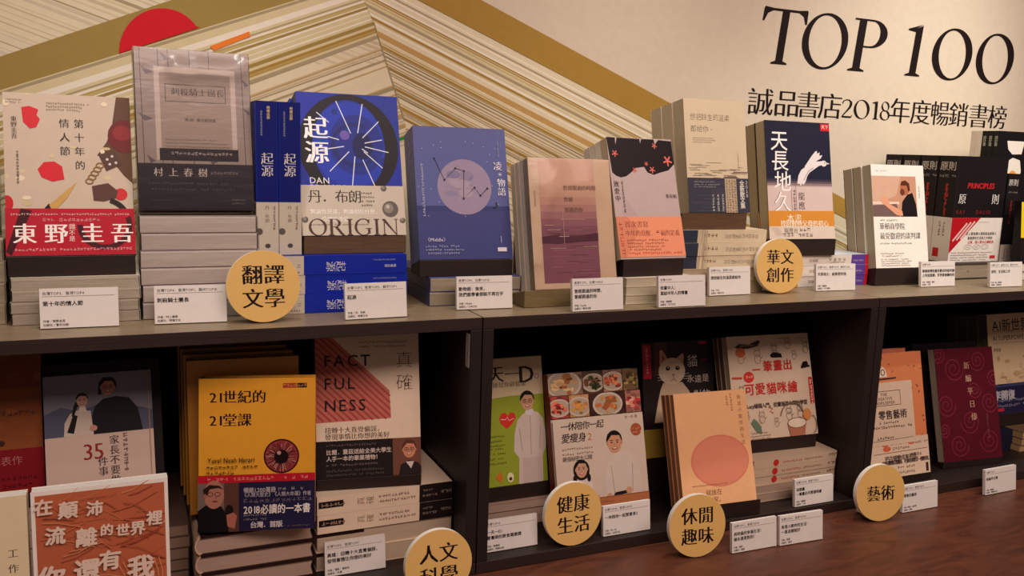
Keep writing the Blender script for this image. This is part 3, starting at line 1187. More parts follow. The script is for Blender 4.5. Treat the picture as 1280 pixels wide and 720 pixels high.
def art_hand(a):
    ink = (44, 34, 32)
    a.text('想把餘生的溫柔', .09, .125, .098, ink, off=-.012, jit=.06, shear=.12, sx=.95)
    a.text('都給你', .09, .235, .098, ink, off=-.012, jit=.06, shear=.12)
    a.text('。。', .36, .235, .06, ink)
    a.greek(.12, .34, .50, .018, (130, 112, 96), 3, 1.5)
    a.greekv(.84, .47, .6, .02, (150, 134, 118))
    for k in range(26):
        y = .56 + (k / 26.) ** .6 * .135
        x = a.rng.random() * .85
        a.line([(x, y), (x + a.rng.uniform(.06, .3), y + a.rng.uniform(-.003, .003))], .006, (112, 96, 84))
    a.rect(0, .695, 1, 1, (64, 64, 76))
    for k in range(20):
        y = .70 + k * .015
        x = a.rng.random() * .5
        a.line([(x, y), (x + a.rng.uniform(.15, .5), y)], .006, (92, 90, 98))
    a.rect(.60, .70, .79, 1.0, (186, 166, 138))
    for k in range(4):
        a.greekv(.615 + k * .045, .71, .98, .034, (96, 84, 78))
    a.text('全新散文集', .84, .71, .085, (226, 218, 206), vert=True, off=.01, gap=-.1)
    a.text('２０１８', .93, .71, .06, (214, 206, 196), vert=True)
    a.greek(.10, .725, .52, .022, (170, 166, 168), 3, 1.5)
    for k in range(3):
        a.greekv(.38 + k * .08, .84, .97, .036, (196, 192, 190))


def art_crane(a):
    a.rect(0, 0, 1, .53, (36, 38, 58))
    for k, c in enumerate(((60, 54, 72), (96, 82, 92), (140, 120, 122), (176, 154, 150))):
        a.rect(0, .49 + k * .018, 1, .56, c)
    a.rect(0, .555, 1, .77, (206, 186, 180))
    a.rect(.86, .008, 1, .07, (206, 32, 40))
    a.text('天下', .875, .017, .055, WHT)
    a.text('天', .07, .075, .27, (240, 234, 228), off=.004, shear=.06)
    a.text('長', .07, .245, .27, (240, 234, 228), off=.004, shear=.06)
    a.text('地', .10, .42, .27, (238, 232, 226), off=.004, shear=.06)
    a.text('久', .075, .595, .27, (150, 128, 124), off=.004, shear=.06)
    a.text('久', .085, .595, .27, (240, 232, 226), off=-.004, shear=.06)
    # bird
    a.poly([(.455, .53), (.48, .46), (.53, .41), (.60, .385), (.66, .355), (.70, .335), (.80, .335), (.90, .33), (.93, .345), (.86, .365), (.80, .375), (.74, .40), (.66, .43), (.62, .46), (.58, .52), (.55, .54), (.53, .525), (.51, .55), (.49, .53)], (222, 214, 212))
    a.poly([(.58, .385), (.70, .29), (.76, .25), (.79, .245), (.785, .27), (.83, .255), (.82, .285), (.87, .28), (.84, .31), (.76, .335), (.68, .40)], (222, 214, 212))
    a.line([(.56, .50), (.64, .42), (.72, .39)], .01, (150, 142, 150))
    a.ell(.885, .352, .045, .038, (222, 214, 212), 16)
    a.ell(.90, .346, .008, .008, (40, 34, 40), 8)
    a.poly([(.92, .34), (.985, .352), (.92, .362)], (206, 190, 180))
    a.text('龍應台', .46, .60, .105, (92, 78, 76), vert=True, ming=True, gap=.12)
    a.greekv(.385, .58, .76, .04, (140, 122, 118))
    a.line([(.36, .56), (.36, .77)], .006, (140, 122, 118))
    a.line([(.43, .52), (.43, .77)], .006, (140, 122, 118))


def band_crane(a):
    a.rect(0, .55, 1, 1, (212, 198, 182))
    a.text('本書', .27, .10, .115, (240, 226, 206), ming=True)
    a.text('找回對待父母的初心', .17, .33, .082, (244, 232, 214), off=.006)
    a.text('龍應台', .22, .60, .07, (110, 92, 84))
    a.greek(.46, .605, .62, .055, (120, 104, 94), 1)
    a.greek(.20, .77, .66, .058, (116, 100, 92), 1)
    for k in range(6):
        a.line([(.02 + k * .02, .58), (.12 + k * .02, .9)], .004, (190, 176, 160))


def art_deal(a):
    a.rect(0, .11, .84, .505, (196, 150, 122))
    a.poly([(0, .11), (.55, .11), (.45, .30), (0, .40)], (206, 170, 146))
    a.rect(.0, .36, .5, .385, (226, 206, 186))
    a.poly([(.0, .395), (.45, .38), (.5, .505), (0, .505)], (120, 96, 92))
    a.poly([(.52, .505), (.56, .36), (.66, .29), (.76, .27), (.82, .38), (.84, .505)], (30, 26, 28))
    a.ell(.62, .225, .09, .105, (178, 112, 84), 20)
    a.poly([(.54, .20), (.56, .16), (.64, .15), (.71, .18), (.72, .25), (.68, .26), (.66, .20)], (96, 50, 34))
    a.ell(.57, .265, .045, .05, (110, 62, 44), 14)
    a.poly([(.16, .33), (.22, .30), (.28, .325), (.32, .385), (.55, .45), (.56, .495), (.44, .49), (.24, .40), (.17, .37)], (220, 160, 130))
    a.greek(.08, .055, .32, .02, (190, 176, 164), 1)
    a.greek(.12, .53, .48, .03, (120, 112, 106), 1)
    a.text('華頓商學院', .10, .563, .105, (62, 54, 52), ming=True, sx=.92)
    a.text('最受歡迎的談判課', .10, .655, .105, (62, 54, 52), ming=True, sx=.92)
    a.greek(.10, .755, .70, .03, (140, 132, 126), 1, ragged=.05)
    a.greek(.10, .855, .60, .022, (120, 112, 106), 2, 1.6)
    a.greek(.10, .91, .75, .022, (120, 112, 106), 4, 1.35)
    a.greekv(.88, .2, .32, .03, (190, 176, 160))


def art_black(a):
    a.line([(.02, 0), (.02, 1)], .004, (56, 52, 54))
    a.text('PRINCIPLES', .5, .235, .105, (206, 44, 44), al='c', off=.02, shear=.12, sx=.95)
    a.text('原', .08, .345, .155, (232, 226, 218), ming=True)
    a.text('則', .74, .345, .155, (232, 226, 218), ming=True)
    a.text('RAY', .06, .495, .075, (150, 40, 44), gap=.16)
    a.text('DALIO', .45, .495, .075, (150, 40, 44), gap=.2)


def spine_black(a):
    a.text('原則', .06, .05, .44, (214, 208, 200), off=.005)
    a.greek(.08, .175, .9, .13, (176, 170, 164), 1, ragged=.05)
    t = 'PRINCIPLES'
    a.text(t, .40, .25, .26, (206, 60, 56), vert=True, off=.02, gap=-.45)


def band_black(a):
    a.poly([(0, 0), (.56, 0), (.0, .80)], (178, 24, 36))
    for k in range(3):
        s, e = .09 + k * .09, .30 + k * .02
        a.line([(.05 + k * .075, .52 - k * .02), (.30 + k * .075, .12 - k * .02)], .026, (226, 190, 184))
    a.greek(.52, .085, .78, .02, (170, 160, 152), 1)
    a.text('史上最強橋水避險基金創辦人', .30, .32, .047, (60, 52, 50), off=.01)
    a.text('最重要的生活與工作原則', .34, .42, .045, (60, 52, 50), off=.01)
    a.text('企業．個人勝出必讀經典', .35, .51, .047, (196, 40, 44), off=.01)
    for k in range(3):
        a.ring(.36 + k * .17, .66, .075, .035, .006, (150, 140, 134), 20)
        a.greek(.32 + k * .17, .645, .40 + k * .17, .02, (110, 100, 96), 1)
    a.greek(.04, .77, .95, .022, (120, 112, 106), 4, 1.55)
    a.rect(.82, .86, .93, .93, (200, 60, 56))


def sband_black(a):
    a.greekv(.55, .1, .4, .13, (110, 100, 96), 2, 1.8)
    a.rect(.12, .70, .45, .9, (196, 44, 48))


# ------------------------------------------------------------------ signs and cards
KRAFT = (218, 180, 110)


def sign(label, loc, lines, yaw=0.0, R=0.05, ch=0.29, two=True):
    r = thing('category_sign', label, 'sign', (loc[0], loc[1], loc[2] + .0005), yaw, 7, 'round category signs')
    t = 0.009
    pts = ringpts(0, R, R, R, 72)
    mb = MB()
    mb.prism(pts, 0, t, M((236, 230, 218), .5), M((236, 230, 218), .5))
    n = len(pts)
    a = Art(mb, 2 * R, 2 * R, lambda u, v, l: (u - R, -l, v), 0.6)
    a.put([(x + R, z) for x, z in ringpts(0, R, R * .998, R * .998, 72)], [tuple(range(72))], KRAFT)
    ink = (30, 12, 14)
    if len(lines) == 2:
        a.text(lines[0], .5, .19, ch, ink, al='c', ming=True, gap=.02, heavy=True)
        a.text(lines[1], .5, .52, ch, ink, al='c', ming=True, gap=.02, heavy=True)
    else:
        a.text(lines[0], .5, .36, ch, ink, al='c', ming=True, gap=.02, heavy=True)
    mb.build('disc', r)
    fb = MB()
    s = math.sin(math.radians(7))
    fb.add([(-.018, t + .0005, .004), (.018, t + .0005, .004), (.018, t + .0005, R * 1.1), (-.018, t + .0005, R * 1.1), (-.018, t + .035, .004 + .035 * s), (.018, t + .035, .004 + .035 * s)],
           [(0, 1, 2, 3), (0, 4, 5, 1), (3, 2, 5, 4), (0, 3, 4), (1, 5, 2)], M((226, 220, 208)))
    fb.build('foot', r)
    return r


def card(label, loc, top, title, auth, yaw=0.0, w_=0.0885, h=0.049, t=0.006):
    mb = MB()
    mb.box(0, w_, 0, t, 0, h, M((222, 217, 210), .55))
    a = Art(mb, w_, h, front_xf, .55, seed=len(title))
    ink = (26, 20, 22)
    a.text(top, .035, .075, .052, (48, 40, 40), off=.008)
    a.line([(.03, .20), (.95, .20)], .005, (90, 80, 78))
    for k, s in enumerate(title):
        a.text(s, .035, .315 + k * .17, .073, ink, off=.02)
    for k, s in enumerate(auth):
        a.text(s, .035, .785 + k * .095, .040, (44, 36, 36), off=.012)
    o = bev(mb.build('label_card'), .0004, 1)
    o.location = loc
    o.location.z += 0.0009
    o.rotation_euler = (-math.radians(7), 0, math.radians(yaw))
    return tag(o, label, 'label card', 'white title cards')


# ------------------------------------------------------------------ top row, left to right
ZT = 0.0005   # on the shelf top

# far left pile and the dark book leaning on it
stack(4, 'cream-edged wrapped book', 'cut off by the picture edge, top shelf', -0.752, 0.100, ZT, 0.148, 0.21, 0.0267, (190, 176, 150), 'cream books in the far left pile', wrap=True, seed=11)
book('dark brown book leaning on the far left pile, mostly out of the picture', (-0.760, 0.125, ZT + 0.1068 + .006), 0, 12, 0.150, 0.205, 0.022, (54, 38, 32), wrap=True, page=(150, 130, 104))

# cream book with red petals
L = (-0.5995, 0.092, 0.087)
book('cream book with red petals, a pen and a red band of large white characters', L, 0.8, 14.2, 0.146, 0.208, 0.020, (196, 180, 160), art_petal, spine='R',
     band=(0.060, (178, 18, 44), band_petal), seed=21)
copies(1, lambda k: 'second copy directly behind the cream red petal book, in crinkled film', L, 0.8, 14.2, 0.146, 0.208, 0.020, (220, 206, 180), 0.0212, 'petal books', spine='R', wrap=True)
stand('dark block under the cream book with red petals', L, 0.8, 14.2, ZT + 0.0602, 0.146, 0.0475, 0.0, STANDD)
stack(4, 'cream-edged book in film', 'below the red petal book', -0.597, 0.086, ZT, 0.148, 0.21, 0.01505, (206, 196, 176), 'film wrapped books below the petal book', wrap=True, page=(226, 216, 196), seed=12)

# grey bordered book on its tall pile
stack(6, 'film-wrapped pinkish-edged book', 'below the grey and navy book', -0.447, 0.090, ZT, 0.148, 0.21, 0.0229, (150, 136, 132), 'film wrapped books below the grey and navy book', wrap=True,
      page=(242, 230, 220), seed=13)
L = (-0.4462, 0.0935, ZT + 0.1374 + .0066)
mur = book('glossy film-wrapped grey and navy book with a light bordered panel, tallest on the top shelf', L, 2.0, 10.5, 0.1445, 0.213, 0.034, (166, 150, 144), art_knight, spine='R', wrap=True, seed=22, rough=0.3)
film_sheet(mur, 0.1445, 0.213, [([(.36, .115), (.46, .125), (.56, .105), (.68, .11), (.80, .11), (.92, .09), (.98, .05)], 0.0085, 0.0050)])

# blue books
BLUE, BLUED = (26, 48, 158), (20, 32, 108)
OBI = (196, 186, 168)


def lie_dial(a):
    a.text('起源', .30, .425, .56, (206, 204, 206), vert=True, ming=True, gap=-.05)
    a.text('時報出版', .52, .075, .16, (200, 196, 196), vert=True, off=.012)
    a.greekv(.22, .08, .24, .10, (140, 150, 190))
    a.rect(0, .71, 1, 1, OBI)
    a.text('丹．布朗', .42, .73, .22, (96, 88, 84), vert=True, ming=True)
    a.greekv(.8, .74, .96, .12, (120, 112, 104))
    a.ell(.9, .86, .12, .12, (100, 92, 86), 14)


stack(3, 'blue spined book lying with its spine out', 'below the blue dial book', -0.297, 0.085, ZT, 0.210, 0.148, 0.0272, BLUE, 'blue books lying in the pile', face='spine', art=lie_dial, seed=14,
      per=lambda k: dict(desc=['bright blue spined lying book', 'half hidden blue spined lying book', 'shaded blue spined lying book'][k]))
L = (-0.235, 0.103, 0.108)
book('bright blue book with a black ring dial and a grey band with spheres', L, 0.3, 15.3, 0.150, 0.210, 0.031, BLUE, art_dial, spine_col=BLUED, band=(0.0735, OBI, band_dial), seed=23)
copies(1, lambda k: 'second blue copy directly behind the blue dial book', L, 0.3, 15.3, 0.150, 0.210, 0.031, BLUE, 0.032, 'blue dial books', dx=-.003, band=(0.0735, OBI))
stand('brown wooden block under the blue dial book', L, 0.3, 15.3, ZT + 0.0816, 0.150, 0.0672, 0.001, STANDB, rest=0.1)
for k, (x, lab) in enumerate(((-0.299, 'upright blue book with its spine facing out, left of the pair'), (-0.2685, 'upright blue book with its spine facing out, right of the pair'))):
    book(lab, (x + 0.0295, 0.0995, ZT + 0.0816), 90, 0, 0.148, 0.210, 0.0295, BLUE, None, spine_col=BLUED, spine_art=spine_dial, band=(0.0735, OBI, None, sband_dial), group='upright blue spines', seed=24)

# slate blue moon book
L = (-0.060, 0.111, 0.070)
MOONB = (84, 92, 146)


def spine_moon(a):
    a.text('凌物語', .25, .08, .52, (150, 152, 190), vert=True, ming=True, gap=.6)
    a.greekv(.3, .45, .8, .28, (130, 134, 176))


book('slate blue book with a mauve moon and a star line', L, -2.9, 16.3, 0.150, 0.208, 0.018, MOONB, art_moon, spine_col=(104, 112, 158), spine_art=spine_moon, seed=25)
copies(2, lambda k: ['second slate blue copy directly behind the moon book', 'third slate blue copy furthest behind the moon book'][k], L, -2.9, 16.3, 0.150, 0.208, 0.018, MOONB, 0.0182, 'slate blue moon books', spine_col=(104, 112, 158), spine_art=spine_moon)
stand('dark block under the slate blue moon book', L, -2.9, 16.3, ZT + 0.0434, 0.150, 0.056, 0.0, STANDD, rest=0.1)


def top_moon(a):
    a.rect(.55, .02, .75, .06, (150, 160, 60))
    a.rect(.76, .02, .9, .07, (226, 222, 220))


stack(2, 'film-wrapped slate blue lying book', 'below the moon book', -0.048, 0.100, ZT, 0.148, 0.21, 0.0216, MOONB, 'slate blue books lying below the moon book', left='spine', wrap=True, yaw=-1.5, page=(206, 194, 168), seed=15,
      left_art=lambda a: a.greek(.05, .35, .3, .04, (160, 164, 196), 1))

# pink sea book
L = (0.1065, 0.0525, 0.0275)
SEA = (216, 192, 166)
sea = book('film-wrapped cream book with a dusky pink sea', L, 0.7, 13.1, 0.145, 0.205, 0.0145, SEA, art_sea, spine='R', wrap=True, seed=26, rough=0.35)
film_sheet(sea, 0.145, 0.205, [([(.03, .75), (.10, .45), (.30, .10)], 0.013, 0.004), ([(.25, .20), (.70, .20)], 0.020, 0.005)])
copies(3, lambda k: ['second copy directly behind the pink sea book', 'third copy behind the pink sea book', 'fourth copy furthest behind the pink sea book'][k], L, 0.7, 13.1, 0.145, 0.205, 0.0145, SEA, 0.0165, 'pink sea books', dx=-.0006, spine='R', page=(232, 228, 214))
stand('olive brown wooden block under the pink sea book', L, 0.7, 13.1, ZT, 0.158, 0.064, -0.018, STANDO, rest=0.1)

# black and grey book with an orange band
L = (0.2555, 0.055, 0.0715)
book('grey book with a torn black top and a wide orange band', L, 2.3, 17.8, 0.128, 0.202, 0.018, (182, 164, 160), art_star, spine='R', seed=27)
copies(3, lambda k: ['second copy directly behind the torn black and orange book', 'third copy behind the torn black and orange book', 'fourth copy furthest behind the torn black and orange book'][k], L, 2.3, 17.8, 0.128, 0.202, 0.018,
       (206, 196, 184), 0.0184, 'torn black and orange books', spine='R', page=(236, 232, 222))
stand('dark block under the torn black and orange book', L, 2.3, 17.8, ZT + 0.0423, 0.118, 0.0765, 0.006, STANDD, rest=0.1)
stack(3, 'pale cream-edged lying book', 'below the torn black and orange book', 0.262, 0.042, ZT, 0.131, 0.20, 0.0141, (206, 192, 174), 'pale books lying below the torn black book', seed=16, page=(206, 196, 168))

# tall cream book with handwriting
L = (0.421, 0.113, 0.142)
HAND = (206, 190, 162)
book('tall cream book with handwritten title and dark lower part', L, 0.5, 11.4, 0.130, 0.198, 0.032, HAND, art_hand, spine='R', seed=28, page=(212, 204, 176))
copies(2, lambda k: ['second thick copy directly behind the handwritten cream book', 'third thick copy furthest behind the handwritten cream book'][k], L, 0.5, 11.4, 0.130, 0.198, 0.032, HAND, 0.0325, 'handwritten cream books', dx=-.001, spine='R', page=(220, 212, 186))
stand('brown wooden block under the handwritten cream book', L, 0.5, 11.4, ZT + 0.1120, 0.138, 0.099, -0.014, STANDB, rest=0.09)


def lie_hand(a):
    a.rect(0, 0, 1, .80, (214, 198, 168))
    a.rect(0, .80, 1, 1, (56, 62, 76))
    a.text('想把餘生的溫柔都給你', .34, .10, .38, (88, 74, 62), vert=True, off=-.01, jit=.08, gap=-.05, sy=.9)
    a.greekv(.3, .58, .70, .3, (140, 110, 90))
    for k in range(18):
        y = .68 + a.rng.random() * .12
        a.line([(0, y), (1, y + .005)], .03, (176, 160, 136))


stack(5, 'navy-ended cream spined lying book', 'below the handwritten cream book', 0.401, 0.105, ZT, 0.185, 0.13, 0.0224, HAND, 'handwritten cream books lying in the pile', seed=17,
      per=lambda k: dict(face='spine', art=lie_hand) if k < 3 else dict(desc='cream lying book, pages out', page=(190, 172, 140)))

# navy book with a white bird
L = (0.616, 0.133, 0.092)
book('navy book with a white bird and an ochre and cream band', L, -1.7, 11.3, 0.150, 0.220, 0.027, (40, 42, 62), art_crane, spine='R', back_col=(30, 26, 34), band=(0.0525, (206, 142, 60), band_crane), seed=29, page=(192, 178, 144))
copies(1, lambda k: 'second copy directly behind the navy bird book', L, -1.7, 11.3, 0.150, 0.220, 0.027, (40, 36, 50), 0.0278, 'navy bird books', spine='R', page=(176, 160, 126))
stand('black block under the navy bird book', L, -1.7, 11.3, ZT + 0.0600, 0.150, 0.056, 0.004, STANDD, rest=0.1)


def lie_crane(a):
    a.rect(0, 0, 1, .035, (204, 36, 48))
    a.rect(0, .035, 1, .205, (98, 70, 150))
    a.rect(0, .82, 1, 1, (206, 142, 60))
    a.text('天長地久', .26, .27, .44, (84, 72, 76), vert=True, ming=True, gap=.35)
    a.text('龍應台', .34, .60, .36, (120, 108, 108), vert=True)
    a.greekv(.68, .29, .46, .14, (130, 118, 116))
    a.greekv(.5, .06, .18, .2, (190, 176, 210))


stack(3, 'white spined book with purple end', 'below the navy bird book', 0.6535, 0.133, ZT, 0.210, 0.148, 0.0200, (190, 196, 204), 'purple ended white books lying in the pile', face='spine', art=lie_crane, seed=18, spine_col=(222, 212, 200))

# white negotiation book
L = (0.865, 0.115, 0.035)
WHB = (236, 230, 220)
book('white book with a photo of a man in black writing', L, -1.8, 11.6, 0.135, 0.203, 0.023, WHB, art_deal, spine='R', seed=30, page=(196, 184, 158))
copies(2, lambda k: ['second white copy directly behind the man in black book', 'third white copy furthest behind the man in black book'][k], L, -1.8, 11.6, 0.135, 0.203, 0.023, WHB, 0.0243, 'man in black books', dx=-.001, spine='R', page=(190, 176, 148), back_col=(50, 44, 40))
stand('black block under the white book with the man in black', L, -1.8, 11.6, ZT, 0.132, 0.072, 0.0, STANDD, rest=0.1)

# black and red hardcovers standing in a row
L = (1.116, 0.165, 0.0345)
KB = (30, 26, 28)


def mk_black(label, loc, art, group):
    return book(label, loc, 0, 0, 0.150, 0.222, 0.0455, KB, art, spine_art=spine_black, band=(0.094, (226, 220, 210), band_black if art else None, sband_black), hard=True, group=group, seed=31)


mk_black('black hardcover with red capitals, white band and red corner, front of its row', L, art_black, 'black and red hardcovers')
b2 = mk_black('black hardcover second in the row, directly behind the front black and red one', (L[0] - .001, L[1] + 0.0475, L[2]), None, 'black and red hardcovers')
for k, lab in enumerate(('black hardcover third in the row behind the white book with the man in black', 'black hardcover last in the row, nearest the wall')):
    c = b2.copy()
    COL.objects.link(c)
    for ch in b2.children:
        d = ch.copy()
        COL.objects.link(d)
        d.parent = c
    c.location = (L[0] - .001 * (k + 2), L[1] + 0.0475 * (k + 2), L[2])
    c['label'] = lab
lying('film-wrapped hardcover lying with rounded spine under the black and red hardcovers', (1.085, 0.148, ZT), 0.178, 0.222, 0.0335, (60, 52, 50), hard=True, wrap=True, page=(216, 204, 180), spine_col=(232, 226, 214),
      front_art=lambda a: a.text('原', .42, .45, .03, (90, 80, 76)))


def spine_dim(a):
    a.text('原則', .08, .05, .42, (200, 194, 186), off=.005)
    a.greek(.1, .17, .9, .12, (150, 146, 142), 1, ragged=.05)
    a.text('PRINCIPLE', .36, .25, .26, (150, 40, 42), vert=True, off=.02, gap=-.42)


book('upright narrow black book with its spine out, beside the yellow banded book', (1.3075, 0.165, ZT), 90, 0, 0.15, 0.2226, 0.0365, KB, None, spine_art=spine_dim, band=(0.07, (216, 206, 196), None, sband_black), seed=33)


def art_yellow(a):
    a.rect(0, .02, 1, .60, (230, 206, 30))
    a.poly([(.04, .12), (.12, .06), (.3, .10), (.36, .22), (.06, .24)], (214, 110, 40))
    a.rect(.08, .20, .34, .24, (60, 52, 60))
    a.greekv(.10, .32, .55, .05, (120, 104, 30), 1)


book('book with a yellow upper and black lower cover at the right edge of the picture', (1.268, 0.112, 0.0385), 0, 6, 0.15, 0.130, 0.016, KB, art_yellow, seed=34)
stack(2, 'white-edged book', 'under the yellow and black book', 1.272, 0.110, ZT, 0.15, 0.045, 0.0178, (40, 36, 36), 'white edged books at the right edge', page=(230, 222, 208), seed=19)


def art_spots(a):
    a.poly([(.18, .10), (.22, .19), (.32, .24), (.52, .235), (.56, .10)], (232, 226, 214))
    a.poly([(.20, .40), (.24, .31), (.34, .275), (.50, .30), (.55, .42), (.50, .56), (.40, .62), (.30, .60), (.22, .52)], (232, 226, 214))
    a.ell(.37, .46, .08, .07, (230, 160, 80), 20)


def spine_spots(a):
    a.text('設計書', .2, .05, .6, (186, 190, 176), vert=True, off=.01, gap=-.1)
    a.rect(.2, .42, .8, .47, (150, 190, 40))


L = (1.3125, 0.230, 0.1055)
for k, (cov, sa, lab) in enumerate((((26, 24, 26), spine_spots, 'black book with white rounded spots at the right edge'), ((26, 24, 26), spine_spots, 'black spined book second in the row behind the white spotted cover'),
                                    ((26, 24, 26), spine_spots, 'black spined book third in the row behind the white spotted cover'), ((232, 226, 214), None, 'white spined book fourth in the row behind the white spotted cover'),
                                    ((228, 222, 208), None, 'white spined book last in the row behind the white spotted cover'))):
    book(lab, (L[0], L[1] + 0.0145 * k, L[2]), 0, 0, 0.15, 0.210, 0.0140, cov, art_spots if k == 0 else None, spine_art=sa, group='row of spotted and white spined books', seed=35)
r = thing('book_stand', 'dark riser box under the row of white spotted books', 'book stand', (1.3125, 0.226, ZT))
mb = MB()
mb.box(0, 0.155, 0, 0.080, 0, 0.1045, STANDD)
bev(mb.build('base', r), .001)
mb = MB()
mb.box(0.004, 0.15, -0.0012, -0.0002, 0.002, 0.10, STANDD)
mb.build('front_board', r)

# title cards of the top shelf
card('white title card below the red petal book', (-0.564, 0.067 - .012, ZT), '台灣TOP3．香港TOP4', ['第十年的情人節'], ['作者／東野圭吾', '出版社／春天出版'], yaw=-1)
card('white title card below the tall pile of the grey and navy book', (-0.4335, 0.058 - .006, ZT), '台灣TOP4．香港TOP1．蘇州TOP10', ['刺殺騎士團長'], ['作者／村上春樹', '出版社／時報文化'], yaw=-2)
card('white title card with a two-character title below the blue dial book', (-0.193, 0.0225, ZT), '台灣TOP1．香港TOP2．蘇州TOP1', ['起源'], ['作者／丹．布朗', '出版社／時報文化'], yaw=3)
card('white title card below the slate blue moon book', (-0.0185, 0.060 - .002, ZT), '香港TOP6．台灣TOP10', ['動物語：後來，', '我們都學會假裝不再在乎'], ['作者／Middle', '出版社／三采文化'], yaw=-2)
card('white title card below the pink sea book', (0.146, 0.003, ZT), '香港TOP5．台灣TOP20', ['曾經跟過的時間，', '曾經跟過的你'], ['作者／Sophia', '出版社／春光出版'], yaw=1)
card('white title card in front of the pile below the torn black and orange book', (0.298, 0.003, ZT), '台灣TOP9', ['我輩中人：', '寫給中年人的情書'], ['作者／張曼娟', '出版社／天下文化'], yaw=0)
card('white title card left of the round 華文創作 sign', (0.452, 0.088 - .006, ZT), '台灣TOP6．香港TOP8', ['想把餘生的溫柔都給你'], ['作者／不朽', '出版社／悅知文化'], yaw=1)
card('white title card right of the round 華文創作 sign', (0.691, 0.092 - .007, ZT), '台灣TOP2．香港TOP9．蘇州TOP6', ['天長地久：給美君的信'], ['作者／龍應台', '出版社／天下雜誌'], yaw=-4)
card('white title card below the white book with the man in black', (0.949, 0.084 - .004, ZT), '台灣TOP8', ['華頓商學院最受歡迎的談判課：', '上完這堂課，世界都會聽你的'], ['作者／史都華．戴蒙', '出版社／先覺'], yaw=-2)
card('white title card cut by the right edge of the picture, top shelf', (1.098, 0.046, ZT), '台灣TOP7．香港TOP3．蘇州TOP9', ['原則：生活和工作'], ['作者／瑞．達利歐', '出版社／商業周刊'], yaw=-2)

sign('round tan sign reading 翻譯文學 on the top shelf', (-0.2995, 0.030, ZT + .0008), ('翻譯', '文學'), yaw=0, R=0.0475)
sign('round tan sign reading 華文創作 on the top shelf', (0.600, 0.076, ZT + .0008), ('華文', '創作'), yaw=-6, R=0.0485)

# ------------------------------------------------------------------ lower compartments
FL = FZ + 0.0010


def art_orange(a):
    a.rect(0, 0, 1, .30, (130, 66, 40))
    for k in range(40):
        a.ell(a.rng.random(), a.rng.random() * .72, a.rng.uniform(.02, .09), a.rng.uniform(.01, .05), a.rng.choice([(152, 88, 46), (140, 76, 42), (158, 96, 50), (132, 68, 40)]), 10)
    a.text('命', .56, .33, .13, (58, 34, 30), ming=True)
    a.greek(.60, .45, .93, .045, (110, 66, 50), 1, ragged=.1)
    a.ell(.68, .66, .025, .025, (70, 44, 36), 10)


def band_orange(a):
    a.text('代表作', .58, .14, .085, (190, 130, 120), off=-.01)
    a.greek(.55, .60, .95, .04, (80, 16, 24), 2, 1.6, ragged=.1)


L = (-0.7205, 0.102, -0.2255)
book('orange brown book with a dark red band at the left edge of the lower shelf', L, 1.1, 12, 0.148, 0.196, 0.022, (146, 84, 46), art_orange, band=(0.058, (132, 24, 36), band_orange), seed=41)
stand('dark block under the orange brown book', L, 1.1, 12, FL + 0.1275, 0.147, 0.03, 0, STANDD, rest=.1)
stack(5, 'pinkish-edged book', 'below the orange brown book, lower shelf', -0.733, 0.092, FL, 0.149, 0.21, 0.0255, (170, 150, 136), 'pinkish edged books below the orange brown book', page=(186, 164, 150), seed=42)


def art_pair(a):
    a.rect(0, 0, 1, .385, (128, 126, 138))
    a.poly([(0, .24), (.15, .20), (.3, .23), (.6, .18), (1, .26), (1, .385), (0, .385)], (90, 92, 114))
    a.poly([(.17, .385), (.18, .30), (.23, .245), (.30, .225), (.42, .235), (.44, .385)], (206, 192, 178))
    a.poly([(.285, .17), (.30, .13), (.345, .12), (.345, .19), (.30, .205), (.265, .265), (.245, .26), (.265, .20)], (26, 20, 22))
    a.poly([(.325, .19), (.365, .19), (.385, .235), (.31, .235)], (222, 210, 198))
    face(a, .345, .165, .060, skin=(206, 160, 138), smile=True)
    a.poly([(.20, .36), (.26, .25), (.30, .26), (.26, .37)], (26, 20, 22))
    a.poly([(.44, .385), (.43, .27), (.46, .21), (.54, .165), (.66, .155), (.78, .17), (.86, .24), (.90, .385)], (24, 22, 28))
    a.poly([(.49, .135), (.505, .06), (.545, .03), (.63, .03), (.665, .06), (.67, .10), (.63, .10), (.53, .10), (.525, .14)], (30, 24, 24))
    face(a, .585, .092, .078, skin=(190, 134, 112), glasses=True)
    a.ell(.44, .345, .035, .03, (200, 150, 130), 12)
    a.text('35', .33, .415, .23, (150, 40, 44), ming=True, sx=.9)
    a.text('家長不要做的', .575, .40, .098, (64, 50, 50), vert=True, ming=True, gap=.03)
    a.text('件事', .465, .53, .098, (64, 50, 50), vert=True, ming=True)
    a.greekv(.71, .395, .62, .045, (140, 116, 104))
    a.text('陳安儀', .11, .70, .065, (70, 56, 54), ming=True)
    a.line([(.965, 0), (.965, 1)], .008, (170, 140, 96))


L = (-0.568, 0.072, -0.2804)
book('pale book with a photo of a woman and a girl on its top half', L, 2.7, 15.7, 0.132, 0.210, 0.018, (204, 182, 168), art_pair, spine='R', seed=43)
stand('black block under the book with the woman and girl', L, 2.7, 15.7, FL + 0.0830, 0.146, 0.0345, -0.001, STANDD, rest=.12)
copies(1, lambda k: 'black board-covered book behind the woman and girl book, taller than it', (L[0] - .001, L[1], L[2]), 2.7, 15.7, 0.146, 0.226, 0.012, (30, 24, 24), 0.0185, None, spine='R', page=(80, 66, 50))
stack(5, 'dim brown-edged book', 'below the woman and girl book', -0.552, 0.088, FL, 0.156, 0.21, 0.0166, (96, 76, 66), 'brown edged books below the woman and girl book', page=(150, 122, 104), seed=44)

OCH = (228, 166, 54)


